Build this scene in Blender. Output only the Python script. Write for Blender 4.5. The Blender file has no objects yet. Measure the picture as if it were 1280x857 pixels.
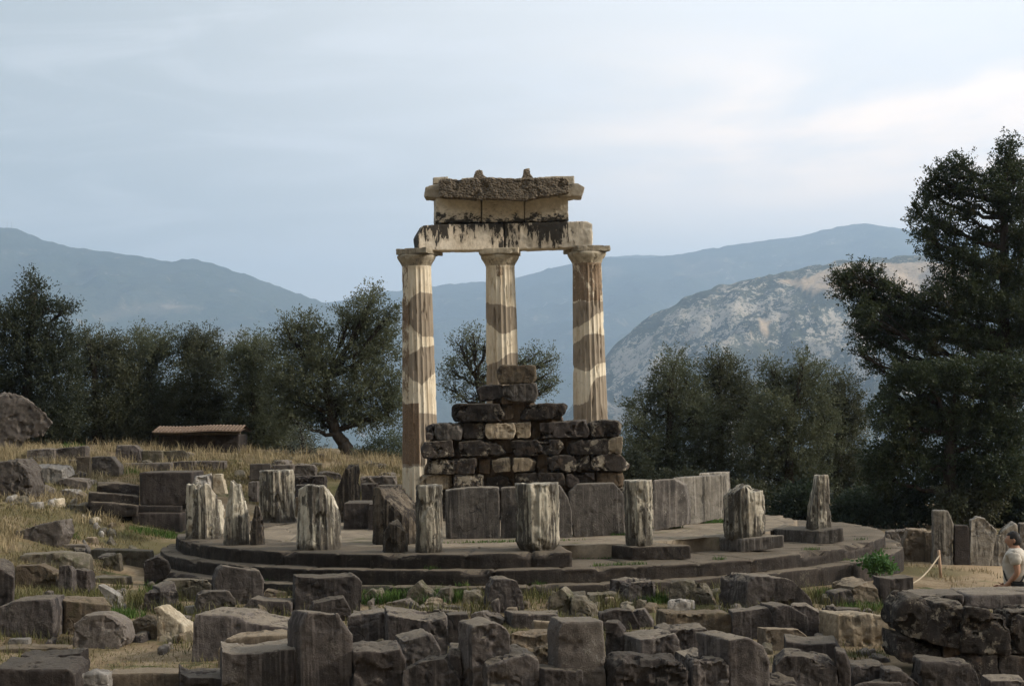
import bpy, bmesh, math, random
import numpy as np
from mathutils import Vector, Matrix
R = math.radians
random.seed(7)
rng = np.random.default_rng(11)
S = bpy.context.scene
COL = S.collection

# ------------------------------------------------------------------ camera
CAM = np.array([0.0, 0.0, 2.265])
FPX = 2129.0                      # focal length in photo pixels (1280 wide)
PITCH, ROLL = math.atan((513 - 428.5) / FPX), R(1.25)
fwd = Vector((0, math.cos(PITCH), math.sin(PITCH)))
up0 = Vector((0, -math.sin(PITCH), math.cos(PITCH)))
rt0 = Vector((1, 0, 0))
rt = rt0 * math.cos(ROLL) - up0 * math.sin(ROLL)
up = rt0 * math.sin(ROLL) + up0 * math.cos(ROLL)
cd = bpy.data.cameras.new('camera')
cam = bpy.data.objects.new('camera', cd)
COL.objects.link(cam)
M = Matrix((rt, up, -fwd)).transposed().to_4x4()
M.translation = Vector(CAM)
cam.matrix_world = M
cd.sensor_width = 36.0
cd.lens = FPX / 1280 * 36
cd.clip_start, cd.clip_end = 0.2, 60000
S.camera = cam

# ------------------------------------------------------------------ world, sun, exposure
SUN_AZ, SUN_EL = R(101), R(27)    # azimuth clockwise from the view direction (+Y)
SKY_STRENGTH, SUN_STRENGTH, SUN_ANGLE = 0.088, 2.1, R(8)
w = bpy.data.worlds.new('World'); S.world = w; w.use_nodes = True
nt = w.node_tree; nt.nodes.clear()
def N(t, **kw):
    n = nt.nodes.new(t)
    for k, v in kw.items():
        if k in n.inputs.keys() if isinstance(k, str) else False: n.inputs[k].default_value = v
        else: setattr(n, k, v)
    return n
def wl(a, b): nt.links.new(a, b)
def wmath(op, a, b=None, clamp=False):
    n = nt.nodes.new('ShaderNodeMath'); n.operation = op; n.use_clamp = clamp
    for i, v in enumerate((a, b)):
        if v is None: continue
        if isinstance(v, (int, float)): n.inputs[i].default_value = v
        else: wl(v, n.inputs[i])
    return n.outputs[0]
def wmix(f, a, b):
    n = nt.nodes.new('ShaderNodeMix'); n.data_type = 'RGBA'
    for s, v in ((n.inputs[0], f), (n.inputs[6], a), (n.inputs[7], b)):
        if isinstance(v, (int, float)): s.default_value = v
        elif isinstance(v, tuple): s.default_value = (*v, 1)
        else: wl(v, s)
    return n.outputs[2]
def wmap(v, a, b, c=0.0, d=1.0):
    n = nt.nodes.new('ShaderNodeMapRange'); n.interpolation_type = 'SMOOTHSTEP'
    wl(v, n.inputs[0])
    for i, q in enumerate((a, b, c, d)): n.inputs[1 + i].default_value = q
    return n.outputs[0]
out = nt.nodes.new('ShaderNodeOutputWorld'); bg = nt.nodes.new('ShaderNodeBackground')
bg.inputs[1].default_value = SKY_STRENGTH
sky = nt.nodes.new('ShaderNodeTexSky'); sky.sky_type = 'NISHITA'; sky.sun_disc = False
sky.sun_elevation = SUN_EL; sky.sun_rotation = SUN_AZ
sky.air_density, sky.dust_density, sky.ozone_density = 1.0, 1.5, 1.0
tc = nt.nodes.new('ShaderNodeTexCoord')
sx = nt.nodes.new('ShaderNodeSeparateXYZ'); wl(tc.outputs['Generated'], sx.inputs[0])
X, Y, Z = sx.outputs
ya = wmath('MAXIMUM', wmath('ABSOLUTE', Y), 0.15)
az = wmath('DIVIDE', X, ya); el = wmath('DIVIDE', Z, ya)      # tangent coordinates of the sky direction
cxy = nt.nodes.new('ShaderNodeCombineXYZ')
wl(wmath('MULTIPLY', az, 2.6), cxy.inputs[0]); wl(wmath('MULTIPLY', el, 13.0), cxy.inputs[1]); wl(Y, cxy.inputs[2])
def wnoise(scale, detail, rough, dist):
    n = nt.nodes.new('ShaderNodeTexNoise'); wl(cxy.outputs[0], n.inputs['Vector'])
    n.inputs['Scale'].default_value = scale; n.inputs['Detail'].default_value = detail
    n.inputs['Roughness'].default_value = rough; n.inputs['Distortion'].default_value = dist
    return n.outputs[0]
n1 = wnoise(1.0, 5, 0.55, 0.4); n2 = wnoise(2.7, 6, 0.6, 0.8)
# layered overcast: duller blue-grey veil on the left, paler to the right, a warm bright bank upper right
side = wmap(az, -0.34, 0.22)
veil = wmix(side, (3.35, 3.6, 3.65), (6.9, 6.75, 6.6))
band = wmath('MULTIPLY', wmath('MULTIPLY', wmap(az, -0.06, 0.18), wmap(el, 0.075, 0.15)),
             wmath('SUBTRACT', 1.0, wmap(el, 0.175, 0.235)))
wispy = wmath('MULTIPLY', band, wmap(n1, 0.38, 0.60), clamp=True)
c1 = wmix(wmath('MULTIPLY', wispy, 0.95), veil, (11.0, 8.9, 7.2))
low = wmath('SUBTRACT', 1.0, wmap(el, 0.03, 0.13))
c2 = wmix(wmath('MULTIPLY', low, 0.55), c1, (6.8, 6.75, 6.95))
c3 = wmix(wmath('MULTIPLY', wmap(n2, 0.42, 0.7), 0.30), c2, (6.7, 6.7, 6.9))
cover = wmap(n1, 0.1, 0.4, 0.80, 0.96)
fin = wmix(cover, sky.outputs[0], c3)
back = wmap(Y, -0.35, 0.25, 0.78, 1.0)           # unseen sky behind the camera, dimmed to set the fill on camera-facing sides
fin = wmix(1.0, (0, 0, 0), fin)
vm = nt.nodes.new('ShaderNodeVectorMath'); vm.operation = 'SCALE'; wl(fin, vm.inputs[0]); wl(back, vm.inputs['Scale'])
fin = vm.outputs[0]
wl(fin, bg.inputs[0]); wl(bg.outputs[0], out.inputs[0])

sl = bpy.data.lights.new('sun', 'SUN'); so = bpy.data.objects.new('sun', sl); COL.objects.link(so)
sl.energy, sl.angle, sl.color = SUN_STRENGTH, SUN_ANGLE, (1.0, 0.90, 0.76)
sd = Vector((math.sin(SUN_AZ) * math.cos(SUN_EL), math.cos(SUN_AZ) * math.cos(SUN_EL), math.sin(SUN_EL)))
so.rotation_euler = sd.to_track_quat('Z', 'Y').to_euler()
so.location = (30, 10, 40)

S.render.engine = 'CYCLES'
S.view_settings.view_transform = 'Standard'; S.view_settings.look = 'None'
S.view_settings.exposure, S.view_settings.gamma = 1.1, 1.0
S.view_settings.use_curve_mapping = False
cy = S.cycles
cy.max_bounces, cy.diffuse_bounces, cy.glossy_bounces, cy.transmission_bounces = 5, 3, 1, 2
cy.volume_bounces, cy.transparent_max_bounces = 3, 4
cy.use_denoising = True
cy.use_adaptive_sampling = True; cy.adaptive_threshold = 0.015

# ------------------------------------------------------------------ numpy noise and geometry helpers
_perm = rng.permutation(256)
_perm = np.concatenate([_perm, _perm, _perm])
_grad = rng.normal(size=(256, 3)); _grad /= np.linalg.norm(_grad, axis=1)[:, None]
def noise3(p):
    p = np.asarray(p, float); i = np.floor(p).astype(int); f = p - i
    u = f * f * f * (f * (f * 6 - 15) + 10); i &= 255
    r = 0
    for dx in (0, 1):
        wx = u[:, 0] if dx else 1 - u[:, 0]
        for dy in (0, 1):
            wy = u[:, 1] if dy else 1 - u[:, 1]
            for dz in (0, 1):
                wz = u[:, 2] if dz else 1 - u[:, 2]
                h = _perm[_perm[_perm[i[:, 0] + dx] + i[:, 1] + dy] + i[:, 2] + dz]
                g = _grad[h]
                d = g[:, 0] * (f[:, 0] - dx) + g[:, 1] * (f[:, 1] - dy) + g[:, 2] * (f[:, 2] - dz)
                r = r + wx * wy * wz * d
    return r * 1.6
def fbm(p, oct=4, lac=2.1, gain=0.5):
    p = np.asarray(p, float); a, s = 1.0, 0
    for k in range(oct):
        s = s + a * noise3(p + 17.3 * k); p = p * lac; a *= gain
    return s
def ray(px, py):
    d = np.array(fwd) + np.array(rt) * ((px - 640) / FPX) - np.array(up) * ((py - 428.5) / FPX)
    return d
def at_depth(px, py, y):
    d = ray(px, py); return CAM + d * (y / d[1])
def at_z(px, py, z):
    d = ray(px, py); return CAM + d * ((z - CAM[2]) / d[2])

def new_mesh(name, verts, faces, mat=None, smooth=True):
    me = bpy.data.meshes.new(name)
    verts = np.asarray(verts, np.float32)
    if isinstance(faces, np.ndarray):
        k = faces.shape[1]
        me.vertices.add(len(verts)); me.vertices.foreach_set('co', verts.ravel())
        me.loops.add(faces.size); me.loops.foreach_set('vertex_index', faces.astype(np.int32).ravel())
        me.polygons.add(len(faces))
        me.polygons.foreach_set('loop_start', np.arange(0, faces.size, k, dtype=np.int32))
        me.update(calc_edges=True); me.validate()
    else:
        me.from_pydata([tuple(v) for v in verts.tolist()], [], faces); me.update()
    if smooth: me.polygons.foreach_set('use_smooth', np.ones(len(me.polygons), bool))
    if mat: me.materials.append(mat)
    return me
def link(name, me, parent=None, loc=None):
    o = bpy.data.objects.new(name, me); COL.objects.link(o)
    if parent is not None: o.parent = parent
    if loc is not None: o.location = loc
    return o
def tag(o, label=None, cat=None, group=None, kind=None):
    if label: o['label'] = label; o['kind'] = 'thing'
    if cat: o['category'] = cat
    if group: o['group'] = group
    if kind: o['kind'] = kind
    return o
def empty(name, loc, label, cat, group=None):
    o = bpy.data.objects.new(name, None); COL.objects.link(o); o.location = loc
    o.empty_display_size = 0.2
    return tag(o, label, cat, group)
def grid_faces(nu, nv, wrap_u=False):
    a = np.arange(nu * nv).reshape(nv, nu)
    if wrap_u: a = np.concatenate([a, a[:, :1]], axis=1)
    return np.stack([a[:-1, :-1], a[:-1, 1:], a[1:, 1:], a[1:, :-1]], -1).reshape(-1, 4)

# ------------------------------------------------------------------ material helpers
class Mat:
    def __init__(s, name, rough=0.9, spec=0.25):
        s.m = bpy.data.materials.new(name); s.m.use_nodes = True
        s.nt = s.m.node_tree; s.b = s.nt.nodes['Principled BSDF']
        s.b.inputs['Roughness'].default_value = rough
        s.b.inputs['Specular IOR Level'].default_value = spec
        t = s.nt.nodes.new('ShaderNodeTexCoord'); inf = s.nt.nodes.new('ShaderNodeObjectInfo')
        ad = s.nt.nodes.new('ShaderNodeVectorMath'); ad.operation = 'ADD'
        sc = s.nt.nodes.new('ShaderNodeVectorMath'); sc.operation = 'SCALE'
        cb = s.nt.nodes.new('ShaderNodeCombineXYZ')
        for i in range(3): s.nt.links.new(inf.outputs['Random'], cb.inputs[i])
        s.nt.links.new(cb.outputs[0], sc.inputs[0]); sc.inputs['Scale'].default_value = 37.0
        s.nt.links.new(t.outputs['Object'], ad.inputs[0]); s.nt.links.new(sc.outputs[0], ad.inputs[1])
        s.co = ad.outputs[0]; s.obj = t.outputs['Object']; s.rand = inf.outputs['Random']
    def set(s, sock, v):
        if isinstance(v, (int, float)): sock.default_value = v
        elif isinstance(v, tuple): sock.default_value = (*v, 1) if len(v) == 3 else v
        else: s.nt.links.new(v, sock)
    def noise(s, scale, detail=4, rough=0.6, dist=0.0, stretch=None, co=None):
        v = co or s.co
        if stretch:
            mp = s.nt.nodes.new('ShaderNodeMapping'); s.nt.links.new(v, mp.inputs[0])
            mp.inputs['Scale'].default_value = stretch; v = mp.outputs[0]
        n = s.nt.nodes.new('ShaderNodeTexNoise'); s.nt.links.new(v, n.inputs['Vector'])
        for k, q in (('Scale', scale), ('Detail', detail), ('Roughness', rough), ('Distortion', dist)): n.inputs[k].default_value = q
        return n.outputs[0]
    def voro(s, scale, feature='F1', stretch=None, co=None, outp='Distance'):
        v = co or s.co
        if stretch:
            mp = s.nt.nodes.new('ShaderNodeMapping'); s.nt.links.new(v, mp.inputs[0])
            mp.inputs['Scale'].default_value = stretch; v = mp.outputs[0]
        n = s.nt.nodes.new('ShaderNodeTexVoronoi'); n.feature = feature; s.nt.links.new(v, n.inputs['Vector'])
        n.inputs['Scale'].default_value = scale
        return n.outputs[outp]
    def map(s, v, a, b, c=0.0, d=1.0):
        n = s.nt.nodes.new('ShaderNodeMapRange'); n.interpolation_type = 'SMOOTHSTEP'; s.set(n.inputs[0], v)
        for i, q in enumerate((a, b, c, d)): s.set(n.inputs[1 + i], q)
        return n.outputs[0]
    def math(s, op, a, b=0.0, clamp=False):
        n = s.nt.nodes.new('ShaderNodeMath'); n.operation = op; n.use_clamp = clamp
        s.set(n.inputs[0], a); s.set(n.inputs[1], b); return n.outputs[0]
    def mix(s, f, a, b, mode='MIX'):
        n = s.nt.nodes.new('ShaderNodeMix'); n.data_type = 'RGBA'; n.blend_type = mode
        s.set(n.inputs[0], f); s.set(n.inputs[6], a); s.set(n.inputs[7], b); return n.outputs[2]
    def attr(s, name):
        n = s.nt.nodes.new('ShaderNodeAttribute'); n.attribute_name = name; return n.outputs['Fac']
    def geo(s, o):
        n = s.nt.nodes.new('ShaderNodeNewGeometry'); return n.outputs[o]
    def color(s, c): s.set(s.b.inputs['Base Color'], c); return s
    def bump(s, h, strength=0.5, dist=0.02, prev=None):
        n = s.nt.nodes.new('ShaderNodeBump'); s.set(n.inputs['Height'], h)
        n.inputs['Strength'].default_value = strength; n.inputs['Distance'].default_value = dist
        if prev is not None: s.nt.links.new(prev, n.inputs['Normal'])
        s.nt.links.new(n.outputs[0], s.b.inputs['Normal']); return n.outputs[0]

# ------------------------------------------------------------------ ground height
_ctl = np.array([
 (-9,13,-1.1),(0,13,-1.12),(9,13,-1.3),(-8,20,-1.0),(-3,20,-1.02),(3,20,-1.05),(8,20,-1.25),(-6,23,-.88),(0,23,-.9),(5,23,-.98),(9,24,-1.3),
 (-5,26.4,-.66),(-2.5,26.4,-.64),(0,26.5,-.64),(3,26.6,-.68),(5.5,28,-.8),(7.7,31,-.88),(-7.5,31,-.52),(-7.8,34,-.42),(-7.4,37,-.2),(0,34,-.75),
 (8.5,27,-1.1),(9,30,-.98),(10,33,-.95),(12,33,-.95),(12,38,-.95),(9,38,-.92),(8,43,-.95),(12,45,-1.0),(4,44,-.8),(14,28,-1.1),
 (-8.6,30,-.32),(-8,26,-.45),(-9,22,-.8),(-7,24,-.7),(-9.5,33,.15),(-11,31,.05),(-12,35,.55),(-14,40,1.0),(-16,34,.7),(-9,40,.35),(-12,28,-.2),(-14,23,-.7),
 (-6,41,.05),(-5,44,.62),(-5,47,1.02),(-9,46,1.22),(-13,46,1.4),(-17,46,1.6),(-9,42.5,.72),(-3,46,.85),(-1.5,42,-.1),(0,47,.35),(3,48,-.3),(-3,51,.9),(-9,53,1.3),(-16,54,1.6),(2,54,.1),(7,52,-.9),(14,54,-1.2),
],float)
def _tps(r2): return 0.5 * r2 * np.log(r2 + 1e-9)
_cp = _ctl[:, :2]
_A = np.zeros((len(_ctl) + 3,) * 2)
_d2 = ((_cp[:, None] - _cp[None]) ** 2).sum(-1)
_A[:-3, :-3] = _tps(_d2) + np.eye(len(_ctl)) * 0.15
_A[:-3, -3] = 1; _A[:-3, -2:] = _cp; _A[-3, :-3] = 1; _A[-2:, :-3] = _cp.T
_w = np.linalg.solve(_A, np.concatenate([_ctl[:, 2], [0, 0, 0]]))
def zg(x, y):
    x = np.atleast_1d(np.asarray(x, float)); y = np.atleast_1d(np.asarray(y, float))
    xc = np.clip(x, -17, 14); yc = np.clip(y, 13, 54)
    P = np.stack([xc, yc], -1)
    z = np.zeros(len(x))
    for s in range(0, len(x), 20000):
        r2 = ((P[s:s + 20000, None] - _cp[None]) ** 2).sum(-1)
        z[s:s + 20000] = _tps(r2) @ _w[:-3]
    z += _w[-3] + P @ _w[-2:]
    sm = lambda a, b, t: (lambda u: u * u * (3 - 2 * u))(np.clip((t - a) / (b - a), 0, 1))
    z += sm(12.5, 3, y) * 1.75
    b = np.maximum(0, -3 - y); z += 0.62 * b * sm(-3, -25, y); z = np.where(y < -3, np.minimum(z, 420), z)
    f = np.maximum(0, y - 57); drop = 0.42 * f * sm(57, 75, y)
    z -= np.minimum(drop, 290)
    z += np.clip(-17 - x, 0, 60) * 0.05 - np.clip(x - 14, 0, 60) * 0.05
    z += 0.035 * fbm(np.stack([x * .55, y * .55, x * 0], -1), 4) * sm(0, 12, y)
    return z
def on_ground(px, py):
    d = ray(px, py); t = np.linspace(12, 62, 1501) / d[1]
    P = CAM[None] + t[:, None] * d[None]
    below = P[:, 2] - zg(P[:, 0], P[:, 1])
    k = np.argmax(below < 0) if (below < 0).any() else len(t) - 1
    return P[k]
# ------------------------------------------------------------------ setting: ground, mountains, haze
def graded(lo, hi, fine_lo, fine_hi, step, grow=1.22):
    a = list(np.arange(fine_lo, fine_hi + 1e-6, step))
    s = step
    while a[-1] < hi: s *= grow; a.append(a[-1] + s)
    s = step
    while a[0] > lo: s *= grow; a.insert(0, a[0] - s)
    return np.array(a)
gx, gy = graded(-11000, 11000, -19, 17, 0.16), graded(-1800, 11500, 13, 58, 0.16)
GX, GY = np.meshgrid(gx, gy)
gz = zg(GX.ravel(), GY.ravel())
inside = (np.hypot(GX.ravel() - .12, GY.ravel() - 34) < 6.9)
gz = np.where(inside, -0.9, gz)
m = Mat('earth_and_dry_turf', 0.95, 0.15)
big = m.noise(0.32, 5, 0.6, co=m.obj); mid = m.noise(1.7, 5, 0.65, co=m.obj); fin_ = m.noise(16, 4, 0.7, co=m.obj); peb = m.noise(55, 3, 0.7, co=m.obj)
c = m.mix(m.map(mid, .38, .62), (.20, .145, .09), (.30, .235, .155))
c = m.mix(m.map(big, .47, .60), c, (.125, .11, .055))
c = m.mix(m.map(m.noise(.8, 5, .7, co=m.obj), .56, .66), c, (.065, .075, .028))
c = m.mix(m.map(fin_, .35, .7, 0, .55), c, (.09, .07, .045))
c = m.mix(m.map(peb, .62, .72, 0, .6), c, (.36, .31, .25))
far = m.nt.nodes.new('ShaderNodeSeparateXYZ'); m.nt.links.new(m.obj, far.inputs[0])
path = m.math('MULTIPLY', m.map(far.outputs[0], 7.6, 9.2), m.map(m.math('ABSOLUTE', m.math('SUBTRACT', far.outputs[1], 30.6)), 3.6, 2.4))
c = m.mix(m.math('MULTIPLY', path, .85), c, m.mix(m.map(fin_, .3, .7), (.42, .315, .20), (.34, .25, .16)))
m.nt.nodes['Principled BSDF'].inputs['Specular IOR Level'].default_value = .05
farc = m.mix(m.map(m.noise(.02, 5, .6, co=m.obj), .4, .6), (.05, .06, .035), (.16, .14, .09))
c = m.mix(m.map(far.outputs[1], 60, 90), c, farc)
m.color(c); m.bump(m.math('ADD', m.math('MULTIPLY', fin_, .6), m.math('MULTIPLY', peb, .4)), .7, .03)
M_EARTH = m.m
link('ground', new_mesh('ground', np.stack([GX.ravel(), GY.ravel(), gz], -1), grid_faces(len(gx), len(gy)), M_EARTH))['kind'] = 'structure'

def mountain_mat(name, forest, forest2, rock, rock_lo, rock_hi, scale, field=(.42, .33, .23), fieldk=1.0):
    m = Mat(name, 1.0, 0.0)
    a = m.noise(scale, 6, .65, co=m.obj); b = m.noise(scale * 5.5, 5, .7, 0.6, co=m.obj); d = m.noise(scale * 15, 4, .75, .6, co=m.obj, stretch=(1, 1, 1.8))
    c = m.mix(m.map(a, .38, .6), forest, forest2)
    c = m.mix(m.map(d, .45, .62, 0, .7), c, tuple(q * .45 for q in forest))
    s = m.geo('Normal')
    big_ = m.noise(scale * 1.4, 4, .6, .5, co=m.obj)
    k = m.math('ADD', m.math('MULTIPLY', b, .5), m.math('MULTIPLY', d, .5))
    k = m.math('ADD', k, m.math('MULTIPLY', m.math('SUBTRACT', big_, .5), .35))
    k = m.math('ADD', k, m.math('MULTIPLY', m.attr('rocky'), .06))
    c = m.mix(m.map(k, rock_lo, rock_hi), c, m.mix(m.map(a, .4, .6), rock, tuple(q * .8 for q in rock)))
    c = m.mix(m.map(m.noise(scale * 3.1, 5, .7, .8, co=m.obj), .60, .68, 0, .5), c, tuple(q * .75 for q in field))
    f = m.math('MULTIPLY', m.math('MULTIPLY', m.attr('field'), fieldk), m.map(d, .68, .55), clamp=True)
    c = m.mix(f, c, m.mix(m.map(b, .35, .65), field, tuple(q * .8 for q in field)))
    m.color(c); m.bump(m.math('ADD', b, m.math('MULTIPLY', d, .5)), .6, 12.0)
    return m.m
def pts_inside(P, poly):
    x, y = P[:, 0], P[:, 1]; r = np.zeros(len(P), bool); n = len(poly)
    for i in range(n):
        x1, y1 = poly[i]; x2, y2 = poly[(i + 1) % n]
        cnd = ((y1 > y) != (y2 > y)) & (x < (x2 - x1) * (y - y1) / (y2 - y1 + 1e-12) + x1)
        r ^= cnd
    return r
def project(P):
    d = P - CAM[None]
    dep = d @ np.array(fwd)
    return np.stack([640 + FPX * (d @ np.array(rt)) / dep, 428.5 - FPX * (d @ np.array(up)) / dep], -1)
def mountain(name, ridge, dist, run, zbase, amp, gscale, mat, fields=(), rocks=(), px0=-700, px1=2000, nu=420, nv=150, power=1.15, bumps=7.0):
    rx, ry = zip(*ridge)
    px = np.linspace(px0, px1, nu); py = np.interp(px, rx, ry)
    C = np.array([at_depth(a, b, dist) for a, b in zip(px, py)])
    t = np.concatenate([np.linspace(-.5, -.02, 14), np.linspace(0, 1, nv) ** 1.25])
    V = []
    for tt in t:
        a = abs(tt); s = a ** power
        y = np.full(nu, dist - tt * run); x = C[:, 0]
        z = C[:, 2] * (1 - s) + zbase * s
        q = np.stack([x / gscale, y / gscale, np.zeros(nu)], -1)
        rid = 1 - np.abs(fbm(q, 5)) * 1.6
        z = z + amp * (rid - .75) * min(1, a * 4.5) * (1 if tt >= 0 else .4) - (amp * .25) * min(1, a * 4.5)
        z = z + bumps * fbm(np.stack([x / 30, y / 30, q[:, 0]], -1), 3) * (1 if tt >= 0 else .3)
        V.append(np.stack([x, y, z], -1))
    V = np.concatenate(V)
    me = new_mesh(name, V, grid_faces(nu, len(t))[:, ::-1], mat)
    PP = project(V); nn = fbm(V / 160.0, 4) * 10
    for an, polys in (('field', fields), ('rocky', rocks)):
        val = np.zeros(len(V), np.float32)
        for poly in polys: val[pts_inside(PP + np.stack([nn * 1.3, nn * .4], -1), poly)] = 1
        at = me.attributes.new(an, 'FLOAT', 'POINT'); at.data.foreach_set('value', val)
    o = link(name, me); o['kind'] = 'structure'
    return o
MM_far = mountain_mat('far_forested_slope', (.035, .05, .03), (.06, .07, .045), (.30, .27, .22), .60, .70, .0035, fieldk=.2)
MM_near = mountain_mat('rocky_scrub_slope', (.042, .055, .036), (.088, .095, .062), (.46, .405, .33),   .545, .585, .011, field=(.52, .39, .255))
mountain('mountain', [(-700, 330), (-200, 300), (-60, 283), (0, 285), (22, 286), (40, 294), (60, 302), (100, 311), (140, 315), (180, 321), (208, 327), (225, 325), (240, 323),
   (265, 328), (290, 338), (340, 355), (412, 381), (520, 420), (700, 500), (900, 590), (2000, 900)], 7000, 3600, -290, 150, 900, MM_far,
   fields=[[(118, 398), (160, 385), (215, 378), (260, 384), (200, 395), (130, 404)], [(240, 420), (300, 408), (330, 424), (270, 432)]], rocks=[])
mountain('mountain', [(-700, 400), (300, 392), (412, 379), (470, 366), (500, 363), (560, 355), (600, 352), (640, 349), (700, 332), (760, 322), (800, 323), (850, 318), (885, 311), (940, 303), (1000, 295),
   (1045, 284), (1080, 279), (1140, 288), (1200, 296), (1400, 310), (2000, 380)], 9400, 4300, -290, 170, 1100, MM_far,
   fields=[[(845, 330), (880, 322), (915, 325), (912, 338), (870, 350), (848, 345)], [(755, 335), (775, 333), (778, 348), (756, 356)]],
   rocks=[[(930, 312), (1040, 288), (1100, 285), (1090, 310), (960, 340), (900, 340)]])
mountain('mountain', [(-700, 420), (600, 370), (690, 335), (760, 321), (795, 319), (830, 319), (850, 324), (1000, 345), (2000, 500)], 11000, 1500, 0, 60, 1100, MM_far, nv=40, bumps=5)
mountain('hillside', [(-700, 1300), (500, 760), (640, 600), (720, 500), (765, 436), (800, 403), (830, 387), (870, 366), (905, 355), (950, 344), (1000, 335), (1050, 328), (1100, 322), (1150, 317), (1200, 325), (1400, 340), (2000, 480)],
   3400, 1700, -285, 125, 330, MM_near, nu=560, nv=220, power=1.1, bumps=6.0,
   fields=[[(975, 352), (1030, 340), (1060, 329), (1100, 327), (1160, 328), (1220, 336), (1220, 378), (1120, 376), (1060, 370), (1015, 364)],
           [(1060, 398), (1085, 398), (1090, 425), (1062, 420)], [(948, 400), (962, 398), (965, 418), (950, 420)]],
   rocks=[[(765, 440), (830, 395), (900, 362), (990, 352), (990, 400), (930, 430), (850, 450), (840, 520), (765, 530)], [(1000, 400), (1080, 380), (1100, 470), (1010, 460)]])
# antenna masts on the far summit
for k, (px, py0, py1) in enumerate(((9, 287, 276), (15, 288, 275))):
    a = at_depth(px, py0 + 1.0, 6990); b = at_depth(px, py1, 6990); h = b[2] - a[2]
    bm = bmesh.new()
    bmesh.ops.create_cone(bm, cap_ends=True, segments=6, radius1=2.2, radius2=0.8, depth=h + 12)
    bmesh.ops.translate(bm, verts=bm.verts, vec=(0, 0, h / 2 - 6))
    me = bpy.data.meshes.new('antenna_mast'); bm.to_mesh(me); bm.free()
    mm = Mat('mast_paint', .6); mm.color((.45, .45, .46)); me.materials.append(mm.m)
    tag(link('antenna_mast', me, None, a), 'thin pale antenna mast on the far left summit', 'mast', 'antenna masts on the left mountain')

# the air of the valley
HAZE_DENSITY = 1.4e-4
hm = bpy.data.materials.new('valley_haze'); hm.use_nodes = True
hn = hm.node_tree; hn.nodes.clear()
ho = hn.nodes.new('ShaderNodeOutputMaterial'); hv = hn.nodes.new('ShaderNodeVolumePrincipled')
hv.inputs['Color'].default_value = (.61, .785, 1.0, 1); hv.inputs['Density'].default_value = HAZE_DENSITY
hv.inputs['Anisotropy'].default_value = 0.45
hn.links.new(hv.outputs[0], ho.inputs['Volume'])
hm.cycles.homogeneous_volume = True
x0, x1, y0, y1, z0, z1 = -11800, 11800, -2600, 12600, -420, 1120
hvs = [(x, y, z) for z in (z0, z1) for y in (y0, y1) for x in (x0, x1)]
ho_ = link('haze', new_mesh('haze', hvs, [(0, 2, 3, 1), (4, 5, 7, 6), (0, 1, 5, 4), (2, 6, 7, 3), (0, 4, 6, 2), (1, 3, 7, 5)], hm, False))
ho_['kind'] = 'stuff'
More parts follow.
